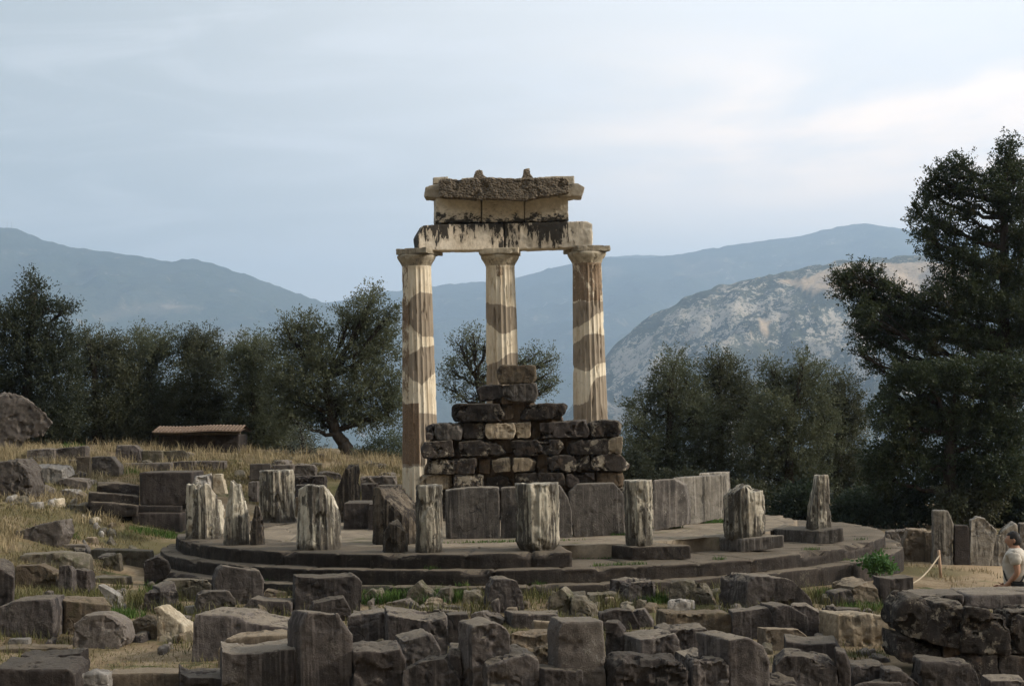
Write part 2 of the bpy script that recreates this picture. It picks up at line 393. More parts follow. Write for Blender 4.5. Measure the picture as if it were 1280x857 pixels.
# ------------------------------------------------------------------ stone materials
def stone_mat(name, ca, cb, cc=None, streak=.4, streak_col=(.025, .023, .022), lichen=.4, lichen_col=(.42, .40, .35), moss=0.0, edge=.25, spots=.0, bumpk=.6, scale=1.0, joints=False, tool=.35, dust_and_light=.0, dust_light_col=(.30, .255, .19), foot=0, patch=0, patch_col=(.42, .37, .29), slo=.49, shi=.60):
    m = Mat(name, .92, .2)
    a = m.noise(1.6 * scale, 5, .6, .3); b = m.noise(7 * scale, 5, .7); d = m.noise(38 * scale, 4, .75)
    c = m.mix(m.map(a, .36, .64), ca, cb)
    if cc: c = m.mix(m.map(m.noise(2.6 * scale, 4, .6, 1.2), .55, .66), c, cc)
    c = m.mix(m.map(b, .38, .62, 0, .5), c, tuple(q * .55 for q in ca))
    if streak:
        s1 = m.noise(6, 5, .7, .15, stretch=(1, 1, .09)); s2 = m.noise(2.2, 4, .65, .5, stretch=(1, 1, .35))
        k = m.math('ADD', m.math('MULTIPLY', s1, .6), m.math('MULTIPLY', s2, .4))
        c = m.mix(m.map(k, slo, shi, 0, streak), c, streak_col)
        if tool: c = m.mix(m.map(m.noise(17, 3, .6, 0, stretch=(1, 1, .05)), .5, .68, 0, tool), c, tuple(min(1, q * 1.7) for q in cb))
    if lichen:
        l = m.math('ADD', m.math('MULTIPLY', m.noise(4.5 * scale, 6, .75), .55), m.math('MULTIPLY', d, .45))
        c = m.mix(m.map(l, .555, .615, 0, lichen), c, lichen_col)
    if spots:
        c = m.mix(m.map(m.noise(3.1 * scale, 5, .6, .9), .60, .65, 0, spots), c, (.02, .019, .018))
    if patch:
        pk = m.math('ADD', m.math('MULTIPLY', m.noise(1.5, 4, .6, .8), .6), m.math('MULTIPLY', b, .4))
        c = m.mix(m.map(pk, .555, .59, 0, patch), c, patch_col)
    if moss:
        c = m.mix(m.map(m.noise(2.3 * scale, 5, .7), .52, .66, 0, moss), c, (.06, .062, .025))
    if edge:
        p = m.geo('Pointiness')
        c = m.mix(m.map(p, .515, .56, 0, edge), c, tuple(min(1, q * 2.2) for q in cb))
    if dust_and_light:  # settled dust, plus brightness from the sky painted onto upward faces
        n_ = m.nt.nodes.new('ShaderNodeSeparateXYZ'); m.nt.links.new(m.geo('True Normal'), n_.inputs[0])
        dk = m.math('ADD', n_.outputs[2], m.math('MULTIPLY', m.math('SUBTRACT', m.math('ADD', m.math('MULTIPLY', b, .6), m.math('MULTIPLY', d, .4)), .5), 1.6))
        c = m.mix(m.map(dk, .55, 1.0, 0, dust_and_light), c, m.mix(m.map(a, .35, .65), dust_light_col, tuple(q * .72 for q in dust_light_col)))
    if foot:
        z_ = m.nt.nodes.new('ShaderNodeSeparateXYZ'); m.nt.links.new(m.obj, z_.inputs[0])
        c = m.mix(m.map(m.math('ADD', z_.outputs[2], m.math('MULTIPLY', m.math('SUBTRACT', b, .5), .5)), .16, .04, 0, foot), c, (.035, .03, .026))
    hv = m.math('ADD', m.math('MULTIPLY', m.rand, .55), .60)
    hs = m.nt.nodes.new('ShaderNodeHueSaturation'); m.set(hs.inputs['Value'], hv); m.set(hs.inputs['Color'], c)
    m.color(hs.outputs[0])
    fine = m.noise(95 * scale, 3, .7)
    wob = m.nt.nodes.new('ShaderNodeVectorMath'); wob.operation = 'ADD'; m.nt.links.new(m.co, wob.inputs[0])
    nz = m.nt.nodes.new('ShaderNodeTexNoise'); m.nt.links.new(m.co, nz.inputs['Vector']); nz.inputs['Scale'].default_value = 2.2; nz.inputs['Detail'].default_value = 5
    ws = m.nt.nodes.new('ShaderNodeVectorMath'); ws.operation = 'SCALE'; ws.inputs['Scale'].default_value = .55; m.nt.links.new(nz.outputs['Color'], ws.inputs[0]); m.nt.links.new(ws.outputs[0], wob.inputs[1])
    ck = m.map(m.voro(.9, 'DISTANCE_TO_EDGE', co=wob.outputs[0]), .0, .012, .25, 1)
    ck = m.math('MAXIMUM', ck, m.map(m.noise(1.3, 3, .6), .38, .44, 0, 1))            # cracks only here and there
    c2 = m.mix(ck, tuple(q * .3 for q in ca), hs.outputs[0]); c2 = m.mix(m.map(fine, .3, .7, .0, .30), c2, tuple(q * .45 for q in ca)); m.color(c2)
    h_ = m.math('ADD', m.math('MULTIPLY', b, .50), m.math('MULTIPLY', d, .38)); h_ = m.math('ADD', h_, m.math('MULTIPLY', fine, .16)); h_ = m.math('ADD', h_, m.math('MULTIPLY', ck, .25))
    m.bump(h_, min(1, bumpk * 1.35), .045)
    return m.m
MS = {
 'grey':  stone_mat('weathered_grey_limestone', (.076, .064, .060), (.130, .113, .104), (.050, .041, .038), .75, lichen=.32, lichen_col=(.30, .275, .235), edge=.35, dust_and_light=.8, dust_light_col=(.27, .228, .172), tool=.5),
 'dark':  stone_mat('dark_grey_limestone', (.043, .035, .032), (.075, .063, .057), None, .7, lichen=.25, lichen_col=(.25, .225, .195), edge=.4, dust_and_light=.6, dust_light_col=(.20, .172, .135)),
 'brown': stone_mat('brown_mossy_limestone', (.115, .086, .060), (.16, .128, .088), (.085, .072, .056), .3, lichen=.3, moss=.5, edge=.25, dust_and_light=.5, dust_light_col=(.25, .195, .135)),
 'mossy': stone_mat('grey_green_lichened_stone', (.13, .112, .086), (.185, .163, .125), (.10, .10, .055), .2, lichen=.35, moss=.7, edge=.15, dust_and_light=.4),
 'tan':   stone_mat('tan_topped_slab', (.16, .125, .092), (.21, .17, .125), (.11, .09, .07), .2, lichen=.25, edge=.25, dust_and_light=.85, dust_light_col=(.36, .29, .205)),
 'pale':  stone_mat('pale_broken_marble', (.42, .35, .25), (.54, .47, .36), (.28, .20, .12), .12, lichen=.25, lichen_col=(.55, .52, .46), edge=.1, spots=.4),
 'white': stone_mat('whitish_limestone', (.30, .275, .245), (.40, .375, .34), (.20, .18, .16), .2, lichen=.35, edge=.1, spots=.35),
 'boulder': stone_mat('grey_boulder_rock', (.135, .115, .102), (.20, .175, .155), (.095, .08, .07), .15, lichen=.45, edge=.2, tool=0, dust_and_light=.5),
 'wall':  stone_mat('dark_conglomerate_masonry', (.032, .026, .023), (.060, .050, .043), (.11, .078, .055), .45, lichen=.38, lichen_col=(.42, .37, .30), edge=.3, scale=1.4, dust_and_light=.6, dust_light_col=(.24, .205, .155), spots=.3, patch=.75),
 'creamblock': stone_mat('fresh_broken_cream_stone', (.32, .255, .175), (.46, .38, .28), (.08, .066, .055), .4, lichen=.3, edge=.2, spots=.8, dust_and_light=.4),
 'rustblock': stone_mat('rusty_brown_masonry', (.125, .088, .058), (.175, .13, .088), (.06, .05, .042), .3, lichen=.2, edge=.2),
 'slab':  stone_mat('streaked_orthostat_limestone', (.095, .084, .076), (.16, .143, .127), (.068, .061, .056), .7, lichen=.45, lichen_col=(.42, .39, .34), edge=.3, tool=.6, dust_and_light=.6),
 'slabpale': stone_mat('pale_streaked_orthostat', (.25, .225, .19), (.35, .32, .275), (.15, .135, .11), .85, lichen=.4, edge=.2, tool=.6, slo=.485, shi=.56),
 'step':  stone_mat('dark_step_limestone', (.036, .029, .025), (.060, .050, .043), (.080, .063, .050), .5, lichen=.28, lichen_col=(.30, .265, .215), edge=.5, scale=.8, dust_and_light=.85, dust_light_col=(.25, .205, .150), spots=.4),
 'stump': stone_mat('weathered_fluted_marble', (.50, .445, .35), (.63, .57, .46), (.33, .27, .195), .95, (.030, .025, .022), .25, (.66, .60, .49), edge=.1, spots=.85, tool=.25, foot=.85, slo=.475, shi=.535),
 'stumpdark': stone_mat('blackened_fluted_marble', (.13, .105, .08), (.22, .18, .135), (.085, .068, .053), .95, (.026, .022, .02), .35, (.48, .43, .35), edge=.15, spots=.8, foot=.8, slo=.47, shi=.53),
 'marble': stone_mat('stained_cream_marble', (.60, .52, .40), (.70, .62, .50), (.52, .41, .28), .0, lichen=.2, lichen_col=(.72, .66, .56), edge=.1, bumpk=.35, spots=.6),
 'sima':  stone_mat('rough_brown_cornice', (.25, .205, .155), (.33, .275, .21), (.17, .14, .105), .0, lichen=.35, lichen_col=(.30, .25, .18), edge=.4, scale=2.6, bumpk=1.0, tool=0),
 'restored': stone_mat('restored_tan_stone', (.30, .235, .165), (.36, .29, .21), None, .2, lichen=.15, edge=.1, bumpk=.3),
}
def stained(name, ca, cb, lo, hi, top=True, endx=(.12, .02), stain=(.022, .02, .018)):
    "cream marble under black crust that runs down from the top edge in drips"
    m = Mat(name, .85, .25)
    a = m.noise(1.8, 5, .6, .3); b = m.noise(9, 5, .7); d = m.noise(45, 3, .7)
    c = m.mix(m.map(a, .4, .62), ca, cb); c = m.mix(m.map(b, .4, .64, 0, .4), c, tuple(q * .6 for q in ca))
    k = m.math('ADD', m.math('MULTIPLY', m.noise(1.7, 5, .7, .5, stretch=(1, 1, .45 if top else 1.3)), .5), m.math('MULTIPLY', m.noise(8 if top else 5, 5, .75, .4, stretch=(1, 1, .22 if top else 1.6)), .5))
    gz_ = m.nt.nodes.new('ShaderNodeSeparateXYZ'); tcg = m.nt.nodes.new('ShaderNodeTexCoord'); m.nt.links.new(tcg.outputs['Generated'], gz_.inputs[0])
    if top: k = m.math('ADD', k, m.math('MULTIPLY', m.math('SUBTRACT', gz_.outputs[2], .5), .13)); k = m.math('ADD', k, m.map(gz_.outputs[0], endx[0], endx[1], 0, .16))
    else: k = m.math('ADD', k, m.math('MULTIPLY', m.math('SUBTRACT', .42, gz_.outputs[2]), .22))
    k = m.math('ADD', k, m.math('MULTIPLY', m.math('SUBTRACT', m.rand, .5), .05))
    k = m.math('ADD', k, m.math('MULTIPLY', m.math('SUBTRACT', m.noise(1.1, 2, .5), .5), .16))
    c = m.mix(m.map(k, lo - .07, lo, 0, .35), c, (.30, .24, .17))
    c = m.mix(m.map(k, lo, hi, 0, .95), c, stain)
    m.color(c); m.bump(m.math('ADD', b, m.math('MULTIPLY', d, .5)), .4, .02)
    return m.m
_m = bpy.data.materials['rough_brown_cornice']; _n = _m.node_tree; _t = _n.nodes.new('ShaderNodeTexCoord'); _v = _n.nodes.new('ShaderNodeTexVoronoi'); _v.inputs['Scale'].default_value = 17
_mp = _n.nodes.new('ShaderNodeMapping'); _mp.inputs['Scale'].default_value = (1, .3, 1.25); _n.links.new(_t.outputs['Object'], _mp.inputs[0]); _n.links.new(_mp.outputs[0], _v.inputs['Vector'])
_bp = _n.nodes.new('ShaderNodeBump'); _bp.inputs['Strength'].default_value = 1.0; _bp.inputs['Distance'].default_value = .05; _bp.invert = True
_pb = _n.nodes['Principled BSDF']; _old = _pb.inputs['Normal'].links[0].from_socket; _n.links.new(_v.outputs['Distance'], _bp.inputs['Height']); _n.links.new(_old, _bp.inputs['Normal']); _n.links.new(_bp.outputs[0], _pb.inputs['Normal'])
MS['architrave'] = stained('black_stained_architrave_marble', (.64, .55, .43), (.74, .66, .54), .53, .56)
MS['frieze'] = stained('black_crusted_frieze_marble', (.60, .52, .40), (.70, .62, .49), .53, .58, False)

# ------------------------------------------------------------------ stones
def voxel_mesh(name, bm, vox, smooth_it):
    me = bpy.data.meshes.new('tmp'); bm.to_mesh(me); bm.free()
    o = bpy.data.objects.new('tmp', me); COL.objects.link(o)
    r = o.modifiers.new('r', 'REMESH'); r.mode = 'VOXEL'; r.voxel_size = vox; r.use_smooth_shade = True
    if smooth_it:
        s = o.modifiers.new('s', 'SMOOTH'); s.factor = .5; s.iterations = smooth_it
    dg = bpy.context.evaluated_depsgraph_get()
    res = bpy.data.meshes.new_from_object(o.evaluated_get(dg))
    bpy.data.objects.remove(o); bpy.data.meshes.remove(me)
    res.name = name
    return res
_seed = [0]
def roughen(me, amp, chips=1.0, scale=1.0):
    n = len(me.vertices)
    if n == 0: return
    co = np.zeros(n * 3, np.float32); me.vertices.foreach_get('co', co); co = co.reshape(-1, 3).astype(float)
    no = np.zeros(n * 3, np.float32); me.vertices.foreach_get('normal', no); no = no.reshape(-1, 3)
    _seed[0] += 1; off = np.array([_seed[0] * 5.7, _seed[0] * 3.1, _seed[0] * 1.9])
    k = fbm(co * 1.7 * scale + off, 2) * amp * .6 + fbm(co * 8 * scale + off * 2, 4) * amp * .34
    rd = 1 - np.abs(fbm(co * 2.6 * scale + off * 4, 3)) * 2
    k = k - np.clip(rd - .78, 0, 1) * amp * 1.5
    ch = -np.clip((fbm(co * 2.7 * scale + off * 3, 4) - .30) * 4, 0, 1) * amp * 1.15 * chips
    co = co + no * (k + ch)[:, None]
    me.vertices.foreach_set('co', co.astype(np.float32).ravel()); me.update()
    me.set_sharp_from_angle(angle=R(30))
def prism(front, ext, taper=1.0):
    "closed solid from a front outline (N x 3) pushed back along ext"
    bm = bmesh.new()
    c = front.mean(0)
    fv = [bm.verts.new(p) for p in front]
    bk = [bm.verts.new(c + (p - c) * taper + np.array(ext)) for p in front]
    n = len(front)
    bm.faces.new(fv); bm.faces.new(bk[::-1])
    for i in range(n): bm.faces.new((fv[(i + 1) % n], fv[i], bk[i], bk[(i + 1) % n]))
    bmesh.ops.recalc_face_normals(bm, faces=bm.faces)
    return bm
crng = np.random.default_rng(21)
def crack_off(bm, cuts):
    "knock a few corners off with flat breaks"
    vs = [v.co.copy() for v in bm.verts]
    if not vs: return
    c = sum(vs, Vector()) / len(vs); zmax = max(v.z for v in vs)
    tops = [v for v in vs if v.z > c.z] or vs
    for _ in range(cuts):
        v = tops[crng.integers(len(tops))]; d = (v - c)
        n = Vector((d.x * crng.uniform(.5, 1.5), d.y * crng.uniform(.4, 1.2), d.z * crng.uniform(.6, 1.6))).normalized()
        n = (n + Vector(crng.normal(size=3) * .25)).normalized()
        p = v - n * (crng.uniform(.012, .05) * (1 if crng.random() < .8 else 1.6))
        g = bm.verts[:] + bm.edges[:] + bm.faces[:]
        r = bmesh.ops.bisect_plane(bm, geom=g, plane_co=p, plane_no=n, clear_outer=True)
        es = [e for e in r['geom_cut'] if isinstance(e, bmesh.types.BMEdge)]
        if es: bmesh.ops.edgeloop_fill(bm, edges=es)
    bmesh.ops.recalc_face_normals(bm, faces=bm.faces)
def stone(name, poly, ext, label=None, cat='stone block', mat='grey', group=None, z=None, depth=None, yaw=0.0, rough=.020, vox=None, sm=0,
          chips=1.0, sink=.12, taper=1.0, parent=None, plabel=None, cuts=None):
    poly = np.array(poly, float)
    yb = poly[:, 1].max(); xb = poly[poly[:, 1] > yb - 6][:, 0].mean()
    if depth is None:
        g = at_z(xb, yb, z) if z is not None else on_ground(xb, yb)
        depth = g[1]
    else: g = at_depth(xb, yb, depth)
    t = math.tan(yaw)
    P = []
    for px, py in poly:
        d = ray(px, py); s = (depth - t * g[0]) / (d[1] - t * d[0]); P.append(CAM + d * s)
    P = np.array(P)
    if sink:
        low = poly[:, 1] > yb - 5
        P[low, 2] -= sink
    org = np.array([g[0] + ext[0] / 2, depth + ext[1] / 2, P[:, 2].min() + sink])
    e = np.array([ext[0], ext[1], ext[2] if len(ext) > 2 else 0.0])
    if parent is not None: org_l = org - np.array(parent.location)
    bm = prism(P - org, e, taper)
    if cuts is None: cuts = 2 if rough >= .02 and len(poly) <= 5 else 0
    if cuts: crack_off(bm, cuts)
    if vox is None:
        size = max(np.ptp(P[:, 0]), np.ptp(P[:, 2]), ext[1])
        vox = min(.027, max(.013, size / 48))
    me = voxel_mesh(name, bm, vox, sm)
    roughen(me, rough, chips)
    me.materials.append(MS[mat] if isinstance(mat, str) else mat)
    if parent is not None:
        o = link(name, me, parent, org_l)
        if plabel: o['label'] = plabel
        return o
    o = link(name, me, None, org)
    return tag(o, label, cat, group)

SEG = {'A': (0, 640, 3.95), 'B': (180, 690, 5.132), 'C': (340, 690, 5.133), 'D': (540, 690, 5.133), 'E': (740, 690, 5.133), 'F': (940, 690, 5.133),
       'R': (1080, 600, 3.335), 'M': (0, 460, 3.896), 'L': (200, 540, 4.286), 'K': (330, 530, 5.565)}
def sg(k, *pts):
    ox, oy, s = SEG[k]; return [(ox + x / s, oy + y / s) for x, y in pts]

# ------------------------------------------------------------------ the round stepped platform
CX, CY = 0.12, 34.0
T1, T2, T3 = 0.0, -0.235, -0.46
def ring_mesh(name, r0, r1, zt, zb, a0, a1, mat, block=9.0, seed=0):
    na = int((a1 - a0) / .45) + 1
    full = abs(a1 - a0) > 359.9
    th = np.radians(np.linspace(a0, a1, na, endpoint=not full))
    prof = []
    for t in np.linspace(0, 1, 9): prof.append((r0 + (r1 - .02 - r0) * t, zt))
    prof += [(r1 - .006, zt - .006), (r1, zt - .022)]
    for t in np.linspace(.2, 1, 5): prof.append((r1, zt - .022 - (zt - .022 - zb) * t))
    prof.append((r1 - .08, zb - .02)); prof = np.array(prof)
    if not full: prof = np.concatenate([prof, [(r0, zb - .02)]])
    nv = len(prof)
    rr = np.repeat(prof[:, 0], len(th)); zz = np.repeat(prof[:, 1], len(th)); tt = np.tile(th, nv)
    p = np.stack([rr * np.cos(tt), rr * np.sin(tt), zz], -1)
    nse = fbm(p * 1.3 + seed, 4); ns2 = fbm(p * 5 + seed, 3)
    topm = (zz > zt - .03)
    bl = np.degrees(tt) / block + .13 * np.sin(np.degrees(tt) * .07 + seed)
    jd = np.abs(bl - np.round(bl)) * np.radians(block) * rr
    joint = np.clip(1 - jd / .035, 0, 1)
    hb = np.sin(np.round(bl + .5) * 12.9898 + seed) * .008
    zz = zz + topm * (nse * .012 + ns2 * .006 + hb) - joint * topm * .035
    edge = np.clip((rr - (r1 - .10)) / .10, 0, 1) * topm
    chip = np.clip(fbm(np.stack([np.cos(tt) * r1 * 1.1, np.sin(tt) * r1 * 1.1, zz * 0 + seed], -1), 4) - .22, 0, .5)
    zz = zz - edge * chip * .34
    rr = rr + (~topm) * (nse * .022 + ns2 * .014) - joint * (~topm) * .035 - edge * chip * .22
    V = np.stack([rr * np.cos(tt), rr * np.sin(tt), zz], -1)
    F = grid_faces(len(th), nv, wrap_u=full)[:, ::-1]
    me = new_mesh(name, V, F, mat)
    if not full:
        bm = bmesh.new(); bm.from_mesh(me)
        bm.verts.ensure_lookup_table()
        n = len(th)
        for col in (0, n - 1):
            vs = [bm.verts[k * n + col] for k in range(nv)]
            try: bm.faces.new(vs)
            except ValueError: pass
        bmesh.ops.recalc_face_normals(bm, faces=bm.faces); bm.to_mesh(me); bm.free()
    return me
plat = empty('round_platform', (CX, CY, -.7), 'round stepped platform of dark worn stone carrying the columns and stumps', 'platform')
link('step', ring_mesh('step', 6.6, 7.38, T3, -1.0, 0, 360, MS['step'], 8.2, 3.0), plat, (0, 0, .7))
link('step', ring_mesh('step', 5.3, 7.05, T2, T3 - .02, 0, 360, MS['step'], 8.6, 9.0), plat, (0, 0, .7))
link('stylobate', ring_mesh('stylobate', 5.3, 6.74, T1, T2 - .02, 62, 276.5, MS['step'], 9.0, 5.0), plat, (0, 0, .7))
# inner paving, its broken right edge shows between the missing outer blocks
mpv = Mat('worn_paving', .95, .15)
j = mpv.voro(.95, 'DISTANCE_TO_EDGE', co=mpv.obj); a = mpv.noise(1.4, 5, .6, co=mpv.obj); b = mpv.noise(9, 5, .7, co=mpv.obj)
c = mpv.mix(mpv.map(a, .38, .62), (.20, .162, .118), (.28, .23, .168)); c = mpv.mix(mpv.map(b, .4, .65, 0, .5), c, (.12, .10, .08))
c = mpv.mix(mpv.map(mpv.noise(.9, 5, .7, co=mpv.obj), .56, .66, 0, .8), c, (.075, .08, .03))
c = mpv.mix(mpv.map(mpv.math('ADD', j, mpv.math('MULTIPLY', b, .03)), .032, .016, 0, .6), c, (.09, .078, .06))
mpv.color(c); mpv.bump(mpv.math('ADD', b, mpv.map(j, 0, .03)), .6, .02)
na, nr = 260, 34
th = np.linspace(0, 2 * np.pi, na, endpoint=False); rr = np.concatenate([np.linspace(.05, 5.34, nr), [5.36, 5.36]])
P = np.stack([np.outer(rr, np.cos(th)).ravel(), np.outer(rr, np.sin(th)).ravel(), np.zeros((nr + 2) * na)], -1)
edge = 1 + .035 * fbm(np.stack([np.cos(th) * 6, np.sin(th) * 6, th * 0], -1), 4)
P[-2 * na:, :2] *= edge[:, None].repeat(2, 1).reshape(1, na, 2).repeat(2, 0).reshape(-1, 2)
P[:, 2] = -.012 + .012 * fbm(P * 1.5, 4); P[-na:, 2] = T2 - .05
link('paving', new_mesh('paving', P, grid_faces(na, nr + 2, True)[:, ::-1], mpv.m), plat, (0, 0, .7))

# ------------------------------------------------------------------ standing columns
def flute_r(th, n=20, depth=.030):
    u = (th * n / (2 * np.pi)) % 1.0
    return -depth * np.sin(np.pi * u) ** .75
COLTOP = 6.09
def col_mat():
    m = Mat('patched_column_marble', .85, .25)
    a = m.noise(1.7, 5, .6, .3); b = m.noise(8, 5, .7); d = m.noise(40, 3, .7)
    s = m.noise(7, 4, .7, .1, stretch=(1, 1, .06))
    light = m.mix(m.map(a, .36, .64), (.66, .575, .44), (.76, .68, .54))
    light = m.mix(m.map(s, .5, .66, 0, .55), light, (.42, .31, .19))
    light = m.mix(m.map(b, .55, .7, 0, .45), light, (.30, .23, .15))
    dark = m.mix(m.map(a, .36, .64), (.285, .235, .18), (.34, .285, .22))
    dark = m.mix(m.map(s, .5, .66, 0, .4), dark, (.19, .145, .10))
    pz = m.math('ADD', m.attr('patch'), m.math('MULTIPLY', m.math('SUBTRACT', b, .5), .10))
    c = m.mix(m.map(pz, -.012, .012), light, dark)
    rgh = m.math('ADD', m.attr('crust'), m.math('MULTIPLY', m.math('SUBTRACT', m.noise(5, 6, .75, .4, stretch=(1, 1, .5)), .5), 1.5))
    crust = m.mix(m.map(d, .4, .6), (.13, .085, .055), (.24, .16, .10))
    c = m.mix(m.map(rgh, .42, .58, 0, .9), c, crust)
    m.color(c); m.bump(m.math('ADD', b, d), .35, .012)
    return m.m
MCOL = col_mat()
MCAP = stone_mat('weathered_capital_marble', (.50, .43, .32), (.60, .53, .41), (.34, .28, .20), .45, (.05, .042, .035), .2, edge=.1, spots=.45, tool=.2)
def column(px, depth, label, bounds, crusts, rot, abw, chip=None):
    "bounds: wavy lines across the visible half as (u, photo y) lists; every line crossed downwards swaps original and restored stone"
    b0 = at_depth(px, 600, depth); x0 = b0[0]
    root = empty('fluted_column', (x0, depth, 0), label, 'column', 'standing columns of the round temple')
    zc = COLTOP - .402
    NT, NZ = 240, 150
    th = np.linspace(0, 2 * np.pi, NT, endpoint=False); zz = np.linspace(-.02, zc, NZ)
    TH, ZZ = np.meshgrid(th, zz); TH = TH.ravel(); ZZ = ZZ.ravel()
    t = ZZ / zc
    rad = .435 - .095 * t ** 1.15
    rr = rad * (1 + flute_r(TH) / .43)
    p = np.stack([np.cos(TH) * 3, np.sin(TH) * 3, ZZ * 1.2 + px], -1)
    ns = fbm(p, 4)
    rr = rr + .006 * ns - np.clip(fbm(p * 1.7 + 9, 4) - .38, 0, 1) * .10
    for zj in (1.02, 2.1, 3.25, 4.4):
        rr -= .008 * np.exp(-((ZZ - zj) / .018) ** 2)
    rr = np.where(ZZ > zc - .05, rad + (ZZ - zc + .05) * .04, rr)
    V = np.stack([rr * np.cos(TH), rr * np.sin(TH), ZZ], -1)
    me = new_mesh('shaft', V, grid_faces(NT, NZ, True), MCOL)
    u = np.cos(TH)
    W = V + np.array([x0, depth, 0]); pyv = project(np.stack([np.full(len(W), x0), np.full(len(W), depth), W[:, 2]], -1))[:, 1]
    pyv = pyv + 2.0 * fbm(np.stack([u * 2, ZZ * 2, ZZ * 0 + px], -1), 3)
    state = np.zeros(len(W)); dmin = np.full(len(W), 99.0)
    for bl in bounds:
        ux, uy = zip(*bl); yb = np.interp(u, ux, uy)
        state += pyv > yb; dmin = np.minimum(dmin, np.abs(pyv - yb))
    val = np.where(state % 2 > 0, 1, -1) * dmin / 53.0
    at = me.attributes.new('patch', 'FLOAT', 'POINT'); at.data.foreach_set('value', val.astype(np.float32))
    cr = np.zeros(len(W))
    for (u0, u1, ya, yb_, v) in crusts:
        cr = np.maximum(cr, v * ((u > u0) & (u < u1) & (pyv > ya) & (pyv < yb_)))
    at = me.attributes.new('crust', 'FLOAT', 'POINT'); at.data.foreach_set('value', cr.astype(np.float32))
    link('shaft', me, root)
    cap = bpy.data.objects.new('capital', None); COL.objects.link(cap); cap.parent = root; cap.location = (0, 0, zc); cap.rotation_euler.z = rot
    prof = [(.342, 0), (.350, .02), (.368, .055), (.398, .105), (.428, .15), (.450, .195), (.456, .225), (.455, .245), (.43, .26)]
    pr, pz = zip(*prof); tz = np.linspace(0, 1, 26); ii = np.linspace(0, len(prof) - 1, 26)
    rz, zzc = np.interp(ii, range(len(prof)), pr), np.interp(ii, range(len(prof)), pz)
    t2 = np.linspace(0, 2 * np.pi, 96, endpoint=False)
    A, I = np.meshgrid(t2, np.arange(26)); A = A.ravel(); I = I.ravel()
    q = np.stack([np.cos(A) * 2, np.sin(A) * 2, zzc[I] * 4 + px], -1)
    r_ = rz[I] + .005 * fbm(q, 4) - np.clip(fbm(q * 1.2 + 4, 3) - .42, 0, 1) * .08
    link('echinus', new_mesh('echinus', np.stack([r_ * np.cos(A), r_ * np.sin(A), zzc[I]], -1), grid_faces(96, 26, True), MCAP), cap)
    h = abw / 2
    bm = bmesh.new(); bmesh.ops.create_cube(bm, size=1.0); bmesh.ops.scale(bm, verts=bm.verts, vec=(abw, abw, .145))
    if chip:
        for v in bm.verts:
            if v.co.x * chip[0] > 0 and v.co.y * chip[1] > 0: v.co.x *= .72; v.co.y *= .85
    bmesh.ops.translate(bm, verts=bm.verts, vec=(0, 0, .257 + .0725))
    ma = voxel_mesh('abacus', bm, .022, 2); roughen(ma, .012, 1.3); ma.materials.append(MCAP)
    link('abacus', ma, cap)
    return x0
L = lambda *p: list(p)
xa = column(526, 39.86, 'left fluted column with a black streaked broken capital and pale base patch',
    [L((-1, 392), (-.3, 372), (.3, 366), (1, 368)), L((-1, 400), (-.2, 412), (.3, 422), (1, 421)), L((-1, 447), (-.4, 442), (.2, 435), (1, 433)),
     L((-1, 463), (-.4, 474), (.2, 481), (.7, 474), (1, 466)), L((-1, 500), (-.6, 508), (-.1, 517), (1, 517)), L((-1, 584), (.35, 580), (.4, 574), (1, 574))],
    [(-1, .05, 503, 580, .75), (-1, -.55, 330, 500, .55), (-.3, 1, 517, 575, .1)], R(-21.6), .95, (-1, -1))
xb = column(631, 40.29, 'middle fluted column of tan stone rising behind the stacked blocks',
    [L((-1, 380), (-.3, 381), (.5, 384), (1, 385)), L((-1, 402), (-.4, 412), (.1, 419), (.6, 416), (1, 411)), L((-1, 457), (-.1, 450), (.4, 443), (1, 441)), ],
    [(-.3, .45, 328, 347, .5)], R(-3.6), .95)
xc = column(740, 40.10, 'right fluted column with a rusty brown crusted upper shaft',
    [L((-1, 378), (1, 376)), L((-1, 411), (0, 402), (.6, 393), (1, 389)), L((-1, 429), (-.2, 420), (.4, 417), (1, 419)), L((-1, 459), (-.3, 464), (.1, 463), (.5, 456), (1, 454)), L((-1, 506), (-.2, 502), (.05, 483), (.4, 472), (1, 470)),],
    [(-1, 1, 322, 377, .62)], R(14.4), .92, (-1, -1))

# ------------------------------------------------------------------ entablature
ya1 = math.atan2(.43, 1.92); ya2 = math.atan2(-.19, 1.96)
kw = dict(sink=0, rough=.010, vox=.026, sm=1)
o1 = stone('architrave_block', [(523, 313), (521, 296), (529, 281.5), (560, 280), (629.9, 279), (629.9, 312.4), (575, 313)], (-.12, .55), 'left architrave beam with a rounded black left end', 'architrave beam', 'architrave', depth=39.72, yaw=ya1, **kw)
o2 = stone('architrave_block', [(630.9, 312.4), (630.7, 279), (690, 277.5), (735, 276.2), (741, 280), (741, 306), (733, 309.4), (680, 311)], (-.10, .55), 'right architrave beam with a squared pale end', 'architrave beam', 'architrave', depth=39.86, yaw=ya2, **kw)
kw = dict(sink=0, rough=.014, vox=.022, sm=1, cuts=0)
stone('frieze_block', [(545, 278.5), (545, 247), (592, 246), (601.5, 250), (601.8, 278)], (-.08, .5), 'left frieze block with a clipped upper corner under the cornice', 'frieze block', 'frieze', depth=39.84, yaw=ya1, **kw)
stone('frieze_block', [(602.9, 278), (602.7, 247), (655.3, 246), (655.4, 266), (655.5, 277.5)], (-.08, .5), 'middle frieze block with black stains between the two others', 'frieze block', 'frieze', depth=39.95, yaw=ya1 * .3, **kw)
stone('frieze_block', [(656.7, 277.5), (656.5, 246), (700, 243), (711, 246), (711.5, 276.5), (690, 276.8)], (-.08, .5), 'right frieze block with a black lower band under the cornice', 'frieze block', 'frieze', depth=39.9, yaw=ya2, **kw)
